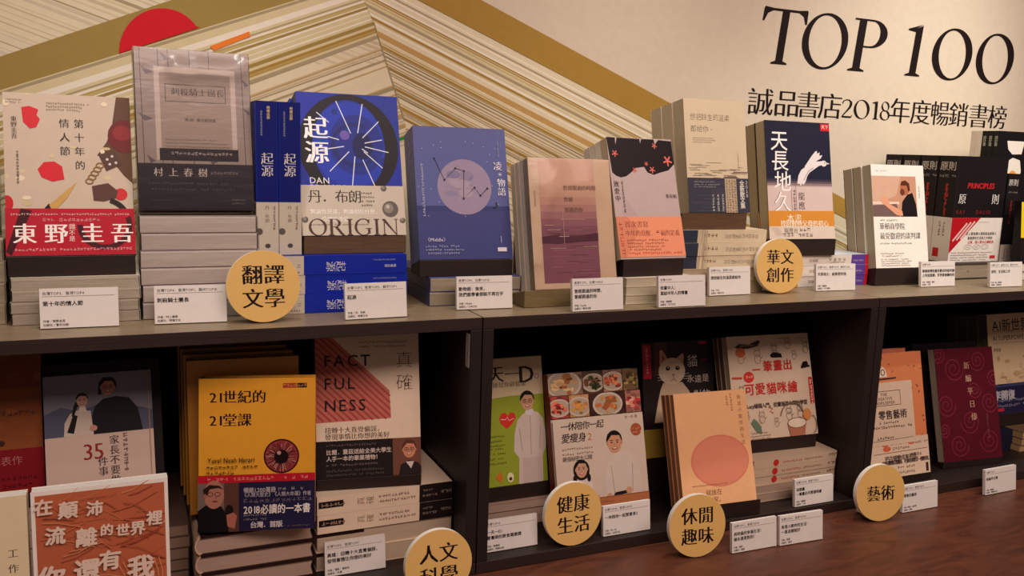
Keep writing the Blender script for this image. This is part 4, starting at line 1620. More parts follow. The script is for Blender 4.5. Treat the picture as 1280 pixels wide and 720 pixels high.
def art_eye(a):
    a.text('21世紀的', .09, .075, .125, (48, 28, 22), ming=True, heavy=True)
    a.text('21堂課', .09, .225, .125, (48, 28, 22), ming=True, heavy=True)
    a.rect(.72, .035, .84, .066, (176, 60, 44))
    a.rect(.845, .035, .93, .066, (40, 30, 34))
    a.greek(.725, .04, .93, .03, (206, 150, 100), 1, ragged=.02)
    a.ell(.71, .515, .155, .155, (56, 22, 26), 40)
    a.ell(.71, .515, .142, .142, (150, 60, 62), 40)
    for k in range(150):
        t = a.rng.random() * math.pi * 2
        q = a.w / a.h
        r0, r1 = a.rng.uniform(.05, .09), a.rng.uniform(.10, .138)
        a.line([(.71 + r0 * math.cos(t), .515 + r0 * math.sin(t) * q), (.71 + r1 * math.cos(t), .515 + r1 * math.sin(t) * q)], .005,
               a.rng.choice([(196, 130, 116), (150, 66, 66), (176, 100, 92), (120, 44, 48), (206, 150, 134)]))
    a.ell(.71, .515, .062, .062, (34, 14, 18), 30)
    a.ell(.69, .49, .018, .018, (200, 150, 140), 12)
    a.text('Yuval Noah Harari', .08, .505, .062, (40, 22, 16), sx=.78, off=.01)
    a.greek(.07, .565, .50, .034, (96, 62, 34), 1, ragged=.02)
    a.greek(.07, .60, .32, .034, (96, 62, 34), 1)


def band_eye(a):
    a.rect(0, 0, 1, .135, (190, 30, 48))
    a.greek(.08, .035, .95, .036, (230, 150, 140), 1, ragged=.03)
    a.rect(0, .135, .345, 1, (120, 104, 96))
    a.rect(.22, .135, .345, 1, (96, 62, 52))
    a.poly([(0, 1), (.0, .62), (.08, .50), (.2, .55), (.25, .72), (.26, 1)], (24, 20, 24))
    a.ell(.135, .335, .085, .125, (176, 122, 104), 24)
    a.poly([(.05, .42), (.045, .24), (.10, .16), (.18, .18), (.215, .25), (.17, .22), (.10, .24), (.08, .33)], (50, 34, 30))
    a.ring(.165, .33, .026, .02, .005, (40, 30, 28), 14)
    a.ring(.105, .33, .026, .02, .005, (40, 30, 28), 14)
    a.line([(.145, .33), (.16, .40), (.14, .405)], .006, (130, 84, 72))
    a.ell(.145, .455, .026, .008, (120, 60, 56), 10)
    a.ell(.06, .36, .014, .022, (160, 106, 90), 10)
    a.ell(.265, .62, .035, .05, (30, 22, 24), 14)
    a.poly([(.24, .70), (.30, .66), (.33, .72), (.31, .95), (.25, .90)], (176, 110, 96))
    a.text('暢銷1,200萬冊', .385, .225, .052, (190, 182, 186), off=.01, sx=.85)
    a.greek(.68, .23, .90, .038, (160, 152, 160), 1, ragged=.02)
    a.text('《人類大歷史》《人類大命運》作者', .375, .315, .044, (180, 172, 178), off=.006, sx=.84)
    a.greek(.385, .425, .95, .046, (110, 100, 116), 1, ragged=.02)
    a.text('2018必讀的一本書', .385, .53, .082, (230, 222, 214), off=.014, sx=.88, sy=1.1)
    a.greek(.385, .70, .62, .02, (150, 144, 150), 2, 1.8)
    a.text('台灣．首版', .44, .83, .06, (200, 192, 192), off=.02, gap=-.08)
    a.greek(.70, .92, .95, .014, (120, 112, 120), 1, ragged=.02)


L = (-0.387, 0.047, -0.2880)
book('ochre book with a red eye and a navy band picturing a man with microphone', L, -13.5, 8, 0.153, 0.209, 0.034, OCH, art_eye, spine_col=(120, 70, 30), band=(0.0775, (38, 34, 66), band_eye), hard=True, seed=45)
for k in range(4):
    book(['film-wrapped ochre copy directly behind the red eye book', 'film-wrapped ochre copy second behind the red eye book', 'film-wrapped ochre copy third behind the red eye book', 'film-wrapped ochre copy last behind the red eye book'][k],
         (-0.394 - .002 * k, 0.0945 + 0.0385 * k, -0.2880 + .0068), -3.0, 7.5, 0.152, 0.216, 0.034, (206, 146, 52), None, spine_col=(150, 96, 40), hard=True, wrap=True, group='ochre red eye books', page=(170, 140, 90), seed=46)
stack(3, 'rounded hardcover with dusty pink edges', 'below the ochre red eye book', -0.390, 0.041, FL, 0.160, 0.215, 0.0272, (50, 30, 30), 'hardcovers lying below the ochre book', hard=True, page=(196, 166, 146), spine_col=(206, 178, 156), seed=47)

FCT = (228, 208, 184)


def art_fact(a):
    pts = [(.0, .0), (.13, 0), (.705, .405), (.715, .60), (.0, .615)]
    a.poly(pts, (196, 112, 96))
    x0 = -1.2
    q = a.h / a.w
    # stripes falling to the right, clipped to the tinted shape
    sl = .405 / .575

    def up(x):
        return max(0, (x - .13) * sl)

    def inside(x, y):
        return 0 <= x <= .71 and y <= .607 and y >= (0 if x < .13 else (x - .13) * sl)
    for k in range(26):
        c = -.62 + k * .047
        seg = [(x / 100.0, c + x / 100.0 * sl) for x in range(0, 72)]
        seg = [p for p in seg if inside(*p)]
        if len(seg) > 2:
            a.line([seg[0], seg[-1]], .018, (164, 78, 70))
    for k, (s, y) in enumerate((('FACT', .125), ('FUL', .285), ('NESS', .437))):
        a.text(s, .075, y, .155, (36, 26, 26), off=.008, gap=.10)
    a.text('真', .765, .125, .175, (66, 46, 40), off=-.018)
    a.text('確', .765, .285, .175, (66, 46, 40), off=-.018)
    a.greek(.42, .05, .90, .024, (140, 116, 98), 2, 1.8)
    a.text('扭轉十大直覺偏誤，', .08, .645, .062, (84, 62, 54), ming=True)
    a.text('發現事情比你想的美好', .08, .69, .062, (84, 62, 54), ming=True)
    a.rect(0, .742, 1, 1, (34, 26, 26))
    a.rect(.725, .742, 1, 1, (120, 78, 62))
    a.poly([(.78, 1), (.80, .93), (.88, .90), (.97, .92), (1, .95), (1, 1)], (44, 34, 36))
    a.poly([(.85, .91), (.93, .91), (.90, .96)], (210, 196, 190))
    face(a, .885, .825, .075, skin=(204, 140, 112), hair=(92, 58, 38), glasses=True)
    a.greek(.09, .765, .60, .024, (120, 100, 94), 1)
    a.text('比爾．蓋茲送給全美大學生', .09, .80, .052, (214, 198, 186), off=.012)
    a.text('人手一本的畢業禮物！', .09, .845, .052, (214, 198, 186), off=.012)
    a.greek(.09, .90, .64, .026, (130, 112, 106), 1)
    a.greek(.09, .94, .70, .022, (110, 94, 90), 2, 1.8)


def spine_fact(a):
    a.greekv(.6, .03, .4, .2, (150, 130, 110), 2)


L = (-0.222, 0.076, -0.2440)
book('cream book with black capitals over pink diagonal stripes and a black lower part', L, -8.9, 14.9, 0.153, 0.210, 0.020, FCT, art_fact, seed=49)
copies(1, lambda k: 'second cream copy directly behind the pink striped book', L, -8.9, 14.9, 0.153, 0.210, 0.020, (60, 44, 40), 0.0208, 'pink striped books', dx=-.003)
stand('dark block under the pink striped book', L, -8.9, 14.9, FL + 0.1122, 0.153, 0.041, 0, STANDD, rest=.1)


def lie_fact(a):
    a.rect(0, .745, 1, 1, (34, 26, 26))
    a.text('真確', .30, .28, .46, (110, 88, 78), vert=True, off=-.01, gap=.05)
    a.greekv(.30, .44, .70, .16, (130, 106, 94), 1)
    a.greekv(.58, .44, .66, .16, (130, 106, 94), 1)
    a.rect(.38, .01, .74, .185, (36, 26, 26))
    a.greekv(.46, .03, .18, .2, (190, 160, 140))
    a.greekv(.3, .77, .87, .16, (150, 130, 120), 1)
    a.greekv(.6, .77, .85, .14, (150, 130, 120), 1)
    a.greekv(.4, .91, .97, .2, (150, 130, 120), 1)


stack(4, 'cream spined book with black end', 'below the pink striped book', -0.226, 0.052, FL, 0.205, 0.15, 0.0280, FCT, 'cream books lying below the pink striped book', seed=50,
      per=lambda k: dict(face='spine', art=lie_fact, head='l') if k < 2 else dict(desc='cream book with dark page corner', page=(206, 184, 158), front_art=lambda a: a.rect(0, 0, .34, .24, (40, 24, 22))))

# middle unit
GRN = (150, 164, 52)


def art_coat(a):
    a.rect(0, 0, 1, .33, (214, 196, 160))
    a.poly([(0, .36), (.3, .315), (.6, .30), (1, .305), (1, .36), (0, .4)], GRN)
    a.text('天', .33, .05, .20, (50, 36, 32), ming=True, heavy=True)
    a.text('一', .53, .06, .19, (50, 36, 32), ming=True)
    a.text('D', .70, .035, .27, (46, 34, 34), ming=True, heavy=True)
    a.ring(.93, .16, .03, .03, .008, (110, 110, 150), 14)
    a.text('營養師幫你顧健康', .25, .185, .068, (70, 54, 46), ming=True, off=.0)
    a.poly([(.44, .47), (.47, .435), (.52, .43), (.55, .455), (.58, .43), (.63, .44), (.645, .475), (.60, .52), (.53, .56), (.46, .515)], (206, 60, 48))
    a.line([(.46, .48), (.52, .485), (.54, .465), (.56, .495), (.62, .48)], .008, (236, 200, 190))
    # man in a white coat
    a.poly([(.64, 1), (.66, .80), (.60, .74), (.62, .60), (.66, .50), (.73, .455), (.82, .43), (.92, .45), (.98, .50), (1, .60), (1, .72), (.95, .80), (.94, 1)], (206, 192, 180))
    a.poly([(.76, .45), (.82, .47), (.87, .44), (.86, .42), (.77, .42)], (214, 206, 204))
    a.line([(.82, .47), (.81, .78)], .008, (170, 152, 142))
    a.line([(.68, .56), (.70, .74)], .008, (170, 152, 142))
    a.line([(.94, .55), (.92, .74)], .008, (170, 152, 142))
    a.rect(.70, .80, .93, 1, (196, 180, 172))
    face(a, .795, .355, .095, skin=(206, 162, 128), smile=True, glasses=True)
    a.greek(.24, .60, .50, .026, (110, 116, 44), 3, 2.0)
    a.greek(.22, .70, .50, .026, (110, 116, 44), 4, 2.0)
    a.poly([(.36, .93), (.42, .885), (.45, .93), (.42, .97)], (206, 120, 44))
    a.ell(.54, .94, .04, .055, (226, 220, 180), 14)
    a.ell(.54, .95, .02, .02, (90, 52, 30), 10)


L = (0.022, 0.108, -0.3055)
book('green and cream book with a man in a white coat and a red heart', L, 0.3, 12.6, 0.148, 0.208, 0.020, GRN, art_coat, spine='R', seed=51)
stand('black block under the green and cream white-coat book', L, 0.3, 12.6, FL + 0.0426, 0.154, 0.036, 0, STANDD, rest=.1)
stack(3, 'dull pink-edged book', 'below the white-coat book', 0.030, 0.100, FL, 0.148, 0.21, 0.0142, (170, 142, 126), 'dull pink edged books below the white-coat book', page=(186, 160, 142), seed=52)


def dish(a, x, y, r, c1, c2, plate=True):
    if plate:
        a.ell(x, y, r * 1.12, r * .80, (206, 192, 174), 24)
        a.ell(x, y, r * .98, r * .68, (186, 168, 146), 24)
    for k in range(26):
        t, q = a.rng.random() * 6.28, a.rng.random() * r * .75
        a.ell(x + q * math.cos(t), y + q * .55 * math.sin(t), r * a.rng.uniform(.10, .30), r * a.rng.uniform(.07, .2), a.rng.choice([c1, c2, tuple(int(v * .7) for v in c1), tuple(min(235, int(v * 1.2)) for v in c2)]), 10)


def art_dish(a):
    a.rect(0, 0, 1, .33, (120, 64, 52))
    tiles = [(0, .38, 0, .165, (150, 120, 96)), (.38, .60, 0, .165, (84, 66, 54)), (.60, .82, 0, .165, (150, 112, 92)), (.82, 1, 0, .165, (120, 96, 66)),
             (0, .20, .165, .33, (150, 70, 62)), (.20, .42, .165, .33, (180, 140, 96)), (.42, .82, .165, .33, (74, 46, 38)), (.82, 1, .165, .33, (176, 120, 104))]
    foods = [(.17, .085, .17, (176, 112, 60), (206, 168, 122)), (.49, .085, .115, (70, 76, 48), (120, 84, 56)), (.71, .085, .12, (196, 92, 64), (220, 130, 90)), (.91, .08, .11, (104, 84, 44), (150, 130, 80)),
             (.09, .25, .11, (190, 60, 52), (220, 110, 90)), (.31, .25, .12, (206, 160, 84), (190, 130, 70)), (.62, .25, .15, (206, 150, 80), (170, 100, 60)), (.91, .25, .11, (196, 70, 66), (220, 150, 130))]
    for (x0, x1, y0, y1, c), (fx, fy, fr, c1, c2) in zip(tiles, foods):
        a.clip = (x0, y0, x1 - .006, y1 - .005)
        a.rect(x0, y0, x1, y1, c)
        for k in range(16):
            d = a.rng.uniform(.65, 1.3)
            a.ell(a.rng.uniform(x0, x1), a.rng.uniform(y0, y1), a.rng.uniform(.01, .05), a.rng.uniform(.01, .03), tuple(min(240, int(v * d)) for v in c), 10)
        dish(a, fx, fy, fr, c1, c2, fx < .8)
        a.clip = None
    a.rect(0, .33, 1, 1, (212, 196, 178))
    a.text('一休陪你一起', .075, .355, .085, (44, 32, 34), off=.012, shear=.12, gap=-.08)
    a.text('愛瘦身', .075, .435, .095, (44, 32, 34), off=.012, shear=.12, gap=-.05)
    a.text('2', .36, .435, .095, (190, 120, 60), off=.008, shear=.12)
    a.greek(.08, .54, .42, .026, (110, 84, 78), 2, 1.9, ragged=.1)
    a.text('最強秘密大公開', .075, .60, .050, (70, 50, 48), off=.008, gap=-.08)
    a.text('李一休 著', .79, .345, .034, (110, 90, 84))
    a.ell(.91, .455, .062, .062, (170, 92, 56), 28)
    a.greek(.865, .44, .955, .022, (220, 180, 160), 2, 1.5, ragged=.05)
    # man and girl at a table
    a.poly([(.50, .93), (.52, .78), (.55, .70), (.62, .63), (.68, .605), (.80, .61), (.88, .66), (.92, .76), (.93, .93)], (214, 200, 188))
    a.line([(.60, .70), (.62, .92)], .008, (176, 158, 148))
    a.line([(.84, .70), (.82, .90)], .008, (176, 158, 148))
    a.poly([(.60, .92), (.62, .895), (.80, .885), (.80, .91)], (40, 30, 32))
    a.ell(.56, .915, .03, .03, (206, 158, 128), 12)
    a.ell(.78, .89, .035, .035, (206, 158, 128), 12)
    face(a, .655, .535, .095, skin=(206, 156, 122))
    a.poly([(.16, .93), (.17, .82), (.22, .775), (.30, .765), (.38, .80), (.40, .93)], (220, 208, 196))
    a.ell(.27, .705, .088, .10, (34, 24, 26), 22)
    face(a, .27, .70, .075, skin=(206, 160, 132))
    a.ell(.195, .765, .02, .04, (34, 24, 26), 12)
    a.ell(.345, .765, .02, .04, (34, 24, 26), 12)
    a.rect(0, .915, 1, 1, (184, 120, 78))
    a.rect(0, .915, 1, .922, (150, 92, 58))
    a.greek(.30, .945, .62, .016, (120, 70, 44), 1)
    a.ell(.40, .915, .05, .03, (206, 160, 132), 12)


def spine_dish(a):
    a.rect(0, 0, 1, .35, (120, 34, 32))
    a.greekv(.3, .4, .8, .3, (130, 100, 84))


L = (0.169, 0.068, -0.3495)
book('cookbook with food photos across its top and a man and girl at a table', L, -1.1, 15.4, 0.171, 0.229, 0.019, (206, 190, 172), art_dish, spine_col=(130, 40, 36), spine_art=spine_dish, seed=53)
stand('dark block under the cookbook with food photos', L, -1.1, 15.4, FL, 0.171, 0.04, 0, STANDD, rest=.1)


def art_cat(a):
    a.rect(0, 0, 1, 1, (48, 40, 38))
    a.poly([(.18, 0), (.36, 0), (.30, .24), (.16, .30)], (92, 52, 40))
    a.rect(.015, .02, .125, .315, (190, 44, 56))
    a.greekv(.05, .05, .28, .05, (230, 160, 160))
    a.poly([(.14, .70), (.20, .52), (.24, .42), (.28, .36), (.55, .36), (.64, .44), (.72, .58), (.74, .70)], (214, 190, 160))
    a.poly([(.24, .20), (.25, .07), (.29, .075), (.36, .155)], (206, 160, 120))
    a.poly([(.46, .155), (.575, .105), (.585, .14), (.57, .24)], (206, 168, 130))
    a.poly([(.27, .20), (.28, .11), (.31, .13), (.34, .17)], (170, 104, 88))
    a.ell(.41, .26, .185, .165, (222, 202, 174), 28)
    for x in (.355, .49):
        a.ell(x, .235, .032, .026, (44, 32, 24), 14)
        a.ell(x + .006, .23, .008, .008, (226, 220, 210), 8)
    a.poly([(.40, .285), (.455, .285), (.428, .305)], (180, 104, 92))
    a.line([(.428, .30), (.428, .33)], .007, (130, 90, 76))
    a.line([(.428, .33), (.39, .345)], .007, (130, 90, 76))
    a.line([(.428, .33), (.47, .345)], .007, (130, 90, 76))
    for s in (-1, 1):
        for k in range(3):
            a.line([(.425 + s * .08, .30 + k * .012), (.425 + s * .22, .285 + k * .025)], .004, (236, 226, 212))
    tc = (222, 212, 200)
    a.text('貓', .62, .12, .16, tc, jit=.02, off=-.004)
    a.text('永遠是', .62, .30, .105, tc, jit=.05, off=-.004)
    a.text('對的', .70, .43, .125, tc, jit=.05, off=-.004)
    a.rect(.80, .01, .92, .035, (200, 60, 80))
    a.greek(.82, .16, .92, .04, (190, 70, 80), 1)


def spine_cat(a):
    a.greekv(.35, .05, .35, .3, (90, 84, 84))


L = (0.387, 0.149, -0.3075)
book('dark book with a white cat photo', L, -3.4, 11.6, 0.150, 0.210, 0.018, (40, 34, 36), art_cat, spine_col=(52, 48, 50), spine_art=spine_cat, band=(0.052, (176, 148, 62)), seed=54)
copies(1, lambda k: 'second dark copy directly behind the white cat book', L, -3.4, 11.6, 0.150, 0.210, 0.018, (40, 34, 36), 0.0186, 'white cat books', spine_col=(52, 48, 50), spine_art=spine_cat, band=(0.052, (176, 148, 62)))
stand('dark block under the white cat book', L, -3.4, 11.6, FL, 0.150, 0.0405, 0, STANDD, rest=.1)


def doodle(a, x, y, s, c=(96, 78, 70), fill=None, ears=True):
    """a loosely drawn seated animal"""
    if fill:
        a.ell(x, y + s * .7, s * .8, s, fill, 18)
        a.ell(x, y - s * .25, s * .75, s * .65, fill, 18)
    a.ring(x, y + s * .75, s * .72, s * .85, s * .08, c, 20)
    a.ring(x, y - s * .25, s * .72, s * .6, s * .08, c, 20)
    if ears:
        q = a.w / a.h
        for d in (-1, 1):
            a.line([(x + d * s * .6, y - s * .5 * q), (x + d * s * .55, y - s * 1.15 * q), (x + d * s * .15, y - s * .85 * q)], s * .08, c)
    for d in (-1, 1):
        a.ell(x + d * s * .25, y - s * .25, s * .07, s * .07, c, 8)
    a.line([(x + s * .6, y + s * .6), (x + s * 1.05, y + s * .5), (x + s * 1.15, y + s * .2)], s * .08, c)


def art_draw(a):
    a.poly([(.09, .105), (.14, .075), (.26, .085), (.38, .045), (.40, .065), (.36, .105), (.25, .125), (.13, .125)], (70, 54, 46))
    a.greek(.15, .085, .33, .02, (200, 180, 150), 1)
    a.greek(.62, .03, .72, .02, (130, 110, 96), 1)
    a.greek(.84, .04, .96, .014, (150, 130, 116), 1)
    doodle(a, .15, .19, .05)
    a.ell(.15, .16, .06, .05, (200, 110, 72), 16)
    doodle(a, .35, .19, .055)
    doodle(a, .56, .15, .05)
    a.poly([(.50, .20), (.55, .17), (.64, .19), (.65, .23), (.52, .225)], (34, 26, 26))
    doodle(a, .73, .08, .045)
    doodle(a, .95, .13, .045)
    doodle(a, .80, .20, .035)
    a.ell(.22, .40, .062, .055, (206, 60, 52), 20)
    a.greek(.185, .385, .26, .03, (236, 210, 196), 1, ragged=.02)
    a.line([(.02, .40), (.14, .405)], .02, (190, 84, 60))
    red = (200, 52, 46)
    a.text('一', .27, .285, .10, red, off=.02)
    a.text('筆畫出', .40, .245, .118, red, off=.012, gap=.05, jit=.02)
    a.text('可愛貓咪繪', .15, .46, .125, red, off=.012, gap=.06, jit=.02)
    a.poly([(.87, .33), (.90, .285), (.95, .28), (.965, .32), (.99, .335), (.87, .35)], (36, 28, 30))
    a.text('Lucy繪貓入門，從畫貓基本開始學習', .16, .655, .052, (56, 40, 38), off=.008, gap=-.1)
    a.rect(.945, .44, .99, .70, (196, 50, 48))
    a.greekv(.955, .46, .68, .026, (236, 210, 200))
    a.poly([(.19, .84), (.23, .80), (.27, .83), (.31, .88), (.31, .95), (.25, .93)], (110, 130, 104))
    doodle(a, .12, .52, .04)
    doodle(a, .33, .78, .045, fill=(206, 184, 164))
    doodle(a, .15, .76, .035)
    a.line([(.42, .70), (.47, .72), (.43, .74), (.47, .76)], .008, (190, 60, 56))
    doodle(a, .50, .84, .035)
    a.greek(.18, .93, .42, .018, (140, 116, 104), 3, 1.6)
    # mug with a kitten
    a.ring(.70, .86, .16, .20, .012, (130, 110, 96), 32, 20, 160)
    a.poly([(.63, .89), (.86, .865), (.83, 1), (.655, 1)], (176, 116, 92))
    a.ell(.745, .875, .118, .055, (222, 206, 182), 28)
    a.ring(.745, .875, .118, .055, .008, (120, 92, 80), 28)
    doodle(a, .66, .765, .05)
    doodle(a, .80, .75, .05)
    a.ell(.88, .80, .05, .06, (206, 140, 86), 16)
    a.ring(.94, .90, .05, .09, .008, (120, 92, 80), 20, -90, 90)


L = (0.5355, 0.085, -0.2700)
DR = (-2.8, 16.6, 0.183, 0.190, 0.014, (212, 192, 168))
book('cream book with red hand-lettered title and small animal doodles', L, *DR, art_draw, spine='R', seed=55)
stand('dark block under the cream doodle book', L, DR[0], DR[1], FL + 0.0785, 0.168, 0.0455, 0.012, STANDD, rest=.1)
copies(2, lambda k: ['second copy directly behind the cream doodle book', 'third copy furthest behind the cream doodle book'][k], L, *DR, 0.0146, 'cream doodle books', spine='R', page=(120, 100, 84))


def lie_draw(a):
    a.ell(.5, .26, .42, .42, (196, 56, 50), 16)
    a.greekv(.32, .34, .55, .3, (190, 80, 70))
    a.greekv(.36, .60, .82, .26, (130, 104, 92))
    a.greekv(.4, .9, .97, .4, (110, 90, 80))


stack(5, 'cream spined book with red oval', 'below the cream doodle book', 0.546, 0.045, FL, 0.192, 0.185, 0.0157, (206, 184, 158), 'cream books lying below the doodle book', seed=56,
      per=lambda k: dict(face='spine', art=lie_draw, head='l') if k < 3 else dict(desc='cream book with pages out', page=(190, 166, 146)))

PEACH = (230, 180, 132)


def art_peach(a):
    a.ell(.55, .62, .40, .30, (214, 132, 108), 48)
    a.ell(.55, .62, .375, .278, (218, 142, 114), 48)
    a.text('角落小夥伴的生活', .865, .045, .058, (120, 76, 58), vert=True, ming=True, gap=.32)
    a.greekv(.77, .03, .17, .028, (150, 104, 78))
    a.greekv(.71, .05, .12, .028, (150, 104, 78))
    a.greek(.14, .815, .62, .020, (140, 92, 70), 1, ragged=.02)
    a.text('就放在', .31, .86, .075, (110, 72, 58), ming=True)
    a.text('家。', .40, .925, .075, (110, 72, 58), ming=True)


L = (0.378, 0.012, -0.3466)
book('peach coloured book with a pink circle, on the floor of the middle unit', L, -3, 17.4, 0.146, 0.191, 0.012, PEACH, art_peach, spine='R', seed=57, page=(176, 130, 96))
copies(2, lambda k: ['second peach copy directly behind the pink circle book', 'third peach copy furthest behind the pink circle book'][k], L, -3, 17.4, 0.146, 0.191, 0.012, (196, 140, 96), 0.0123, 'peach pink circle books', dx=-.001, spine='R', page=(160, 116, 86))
stand('dark brown block under the peach book with the pink circle', L, -3, 17.4, FL, 0.154, 0.0385, 0.0, STANDD, rest=.1)

# right unit
ORG = (212, 134, 90)


def art_shop(a):
    for k in range(70):
        a.ell(a.rng.random(), a.rng.random() * .72, .010, .010, a.rng.choice([(170, 96, 56), (206, 140, 90), (150, 84, 60)]), 8)
    a.rect(.06, .23, .83, .735, (214, 190, 166))
    a.poly([(.38, .19), (.40, .13), (.44, .10), (.48, .13), (.50, .19)], (226, 206, 184))
    a.ring(.44, .15, .03, .035, .010, (40, 30, 36), 16)
    a.line([(.30, .205), (.62, .2)], .012, (50, 40, 44))
    a.line([(.20, .235), (.62, .232)], .008, (206, 186, 160))
    a.frame(.20, .30, .66, .42, .006, (80, 62, 66))
    for k, s in enumerate(('THE', 'CREATIVE', 'SHOPKEEPER')):
        a.text(s, .43, .31 + k * .034, .044, (80, 58, 60), al='c', off=.006, gap=.06)
    a.text('零售藝術', .335, .455, .098, (44, 32, 40), off=.014, gap=.02)
    a.greek(.34, .545, .62, .03, (110, 86, 80), 1, ragged=.05)
    a.greek(.22, .58, .80, .034, (96, 74, 70), 1, ragged=.02)
    a.greek(.30, .665, .54, .034, (96, 74, 70), 1)
    a.line([(.12, .70), (.80, .69)], .005, (120, 96, 88))


def band_shop(a):
    for x, y in ((.40, .12), (.42, .25), (.76, .13)):
        a.ell(x, y, .055, .028, (206, 104, 72), 20)
    a.greek(.48, .10, .70, .03, (120, 92, 84), 1)
    a.greek(.82, .12, .98, .03, (120, 92, 84), 1, ragged=.02)
    a.greek(.50, .22, .74, .034, (120, 92, 84), 1)
    a.line([(.24, .36), (.98, .34)], .006, (110, 84, 78))
    a.text('把店舖變成美術館，', .38, .43, .058, (66, 46, 48), off=.016, gap=-.05)
    a.greek(.74, .42, .90, .04, (96, 70, 66), 1)
    a.text('把販賣變成體驗，把顧客變成一種態度。', .34, .55, .048, (66, 46, 48), off=.018, gap=-.22)
    a.greek(.55, .72, .84, .03, (120, 92, 84), 3, 1.8)
    a.rect(.94, .72, .975, .95, (66, 46, 48))


L = (0.783, 0.031, -0.3600)
book('orange and cream book with a framed label, half behind the upright board', L, -0.4, 13, 0.186, 0.238, 0.014, ORG, art_shop, spine='R', band=(0.074, (214, 190, 166), band_shop), seed=58)
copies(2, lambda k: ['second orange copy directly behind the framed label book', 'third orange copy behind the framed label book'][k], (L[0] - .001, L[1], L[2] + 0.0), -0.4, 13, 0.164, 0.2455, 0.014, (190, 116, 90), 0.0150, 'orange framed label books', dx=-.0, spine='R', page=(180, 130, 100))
stand('dark block under the orange framed label book', L, -0.4, 13, FL, 0.19, 0.046, 0.0, STANDD, rest=.1)


def art_swirl(a):
    rng = random.Random(4)
    for x, y, s, d in ((.30, .18, .17, 1), (.72, .12, .15, -1), (.12, .50, .16, 1), (.50, .66, .17, -1), (.86, .50, .15, 1), (.28, .86, .16, 1), (.80, .84, .17, -1), (.06, .05, .12, -1), (.62, .38, .12, 1), (.05, .72, .1, -1), (.97, .28, .12, 1)):
        q = a.w / a.h
        pts = []
        for k in range(60):
            t = k / 59.0 * 4.4 * math.pi
            r = s * (1 - k / 66.0)
            px, py = x + d * r * math.cos(t), y + r * math.sin(t) * q
            pts.append((min(.995, max(.005, px)), min(.995, max(.005, py))))
        a.line(pts, .014, (128, 44, 60))
    tc = (206, 168, 140)
    for k, ch in enumerate('新編平日傳'):
        a.text(ch, .47 + .012 * k, .125 + k * .115, .105, tc, ming=True)
    a.greekv(.78, .60, .82, .035, (130, 80, 80), 1)


L = (1.045, 0.060, -0.3605)
BUR = (92, 20, 38)
book('burgundy book with a dark swirl pattern and a pale vertical title', L, -4.5, 14.9, 0.155, 0.230, 0.018, BUR, art_swirl, spine='R', seed=59)
book('black board-covered book directly behind the burgundy swirl book', (1.022, 0.092, FL + .0025), -4.5, 14.9, 0.170, 0.246, 0.010, (26, 20, 20), None, spine='R', page=(26, 20, 18))
stand('black block under the burgundy swirl book', L, -4.5, 14.9, FL, 0.16, 0.022, -0.003, STANDD, rest=0)


def art_ai(a):
    a.text('AI新世界', .10, .045, .20, (50, 38, 40), off=.006)
    a.greek(.10, .165, .95, .024, (130, 108, 96), 1, ragged=.05)
    a.text('AI SUPERPOWERS', .10, .205, .10, (50, 38, 40), off=.01, sx=.9)
    a.greek(.10, .285, .95, .018, (130, 108, 96), 1, ragged=.05)
    a.text('李開復', .10, .34, .055, (50, 38, 40))
    for k in range(26):
        a.ell(a.rng.random(), .44 + a.rng.random() * .24, a.rng.uniform(.02, .08), a.rng.uniform(.01, .05), a.rng.choice([(190, 160, 118), (176, 146, 104), (200, 176, 140)]), 9)


def band_ai(a):
    a.poly([(0, 0), (.15, .0), (.2, .06), (.4, 0), (1, 0), (1, .10), (0, .10)], (66, 70, 108))
    a.text('李開復', .06, .20, .15, (176, 172, 180), off=.03, gap=-.02)
    a.greek(.06, .50, .9, .05, (140, 136, 150), 2, 1.5, ragged=.02)
    a.rect(.06, .80, .26, .90, (190, 40, 56))


L = (1.256, 0.125, -0.3000)
book('cream and navy book with a large AI title at the right edge, lower shelf', L, -0.5, 11, 0.148, 0.220, 0.022, (214, 192, 156), art_ai, spine_col=(110, 106, 84), band=(0.066, (38, 38, 70), band_ai), seed=60)
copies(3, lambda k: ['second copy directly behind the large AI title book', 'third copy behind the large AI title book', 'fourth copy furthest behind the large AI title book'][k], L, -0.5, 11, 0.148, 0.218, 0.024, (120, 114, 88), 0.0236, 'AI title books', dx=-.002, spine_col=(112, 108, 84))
stand('dark block under the large AI title book', L, -0.5, 11, FL + 0.0456, 0.148, 0.098, 0, STANDD, rest=.08)
stack(3, 'dark navy book', 'below the large AI title book', 1.222, 0.100, FL, 0.075, 0.21, 0.0151, (34, 34, 54), 'navy books below the AI title book', face='spine', seed=61)
stack(3, 'tan-edged book', 'at the right end, lower shelf', 1.300, 0.0802, FL, 0.148, 0.21, 0.0150, (120, 96, 70), 'tan edged books at the right edge', page=(196, 164, 116), seed=62)

# lower cards and signs
FC = FL
card('white title card below the pile of the pink striped book', (-0.2190, 0.030, FC), '台灣TOP5．香港TOP7', ['真確：扭轉十大直覺偏誤，', '發現事情比你想的美好'], ['作者／漢斯．羅斯林', '出版社／先覺'], yaw=0)
card('white title card below the white-coat book, left of the 健康生活 sign', (0.0245, 0.024, FC), '台灣TOP13', ['一天一D：', '營養師的飲食健康課'], ['作者／營養師', '出版社／時報出版'], yaw=0)
card('white title card below the cookbook, right of the 健康生活 sign', (0.2255, 0.013, FC), '台灣TOP16．香港TOP25', ['一休陪你一起愛瘦身2'], ['作者／李一休', '出版社／出色文化'], yaw=0)
card('white title card below the cream doodle pile', (0.6110, 0.005, FC), '台灣TOP18．香港TOP30', ['這樣畫', '一筆畫出可愛貓咪繪'], ['作者／貓畫家', '出版社／三采'], yaw=0)
BC = BZ + 0.0006
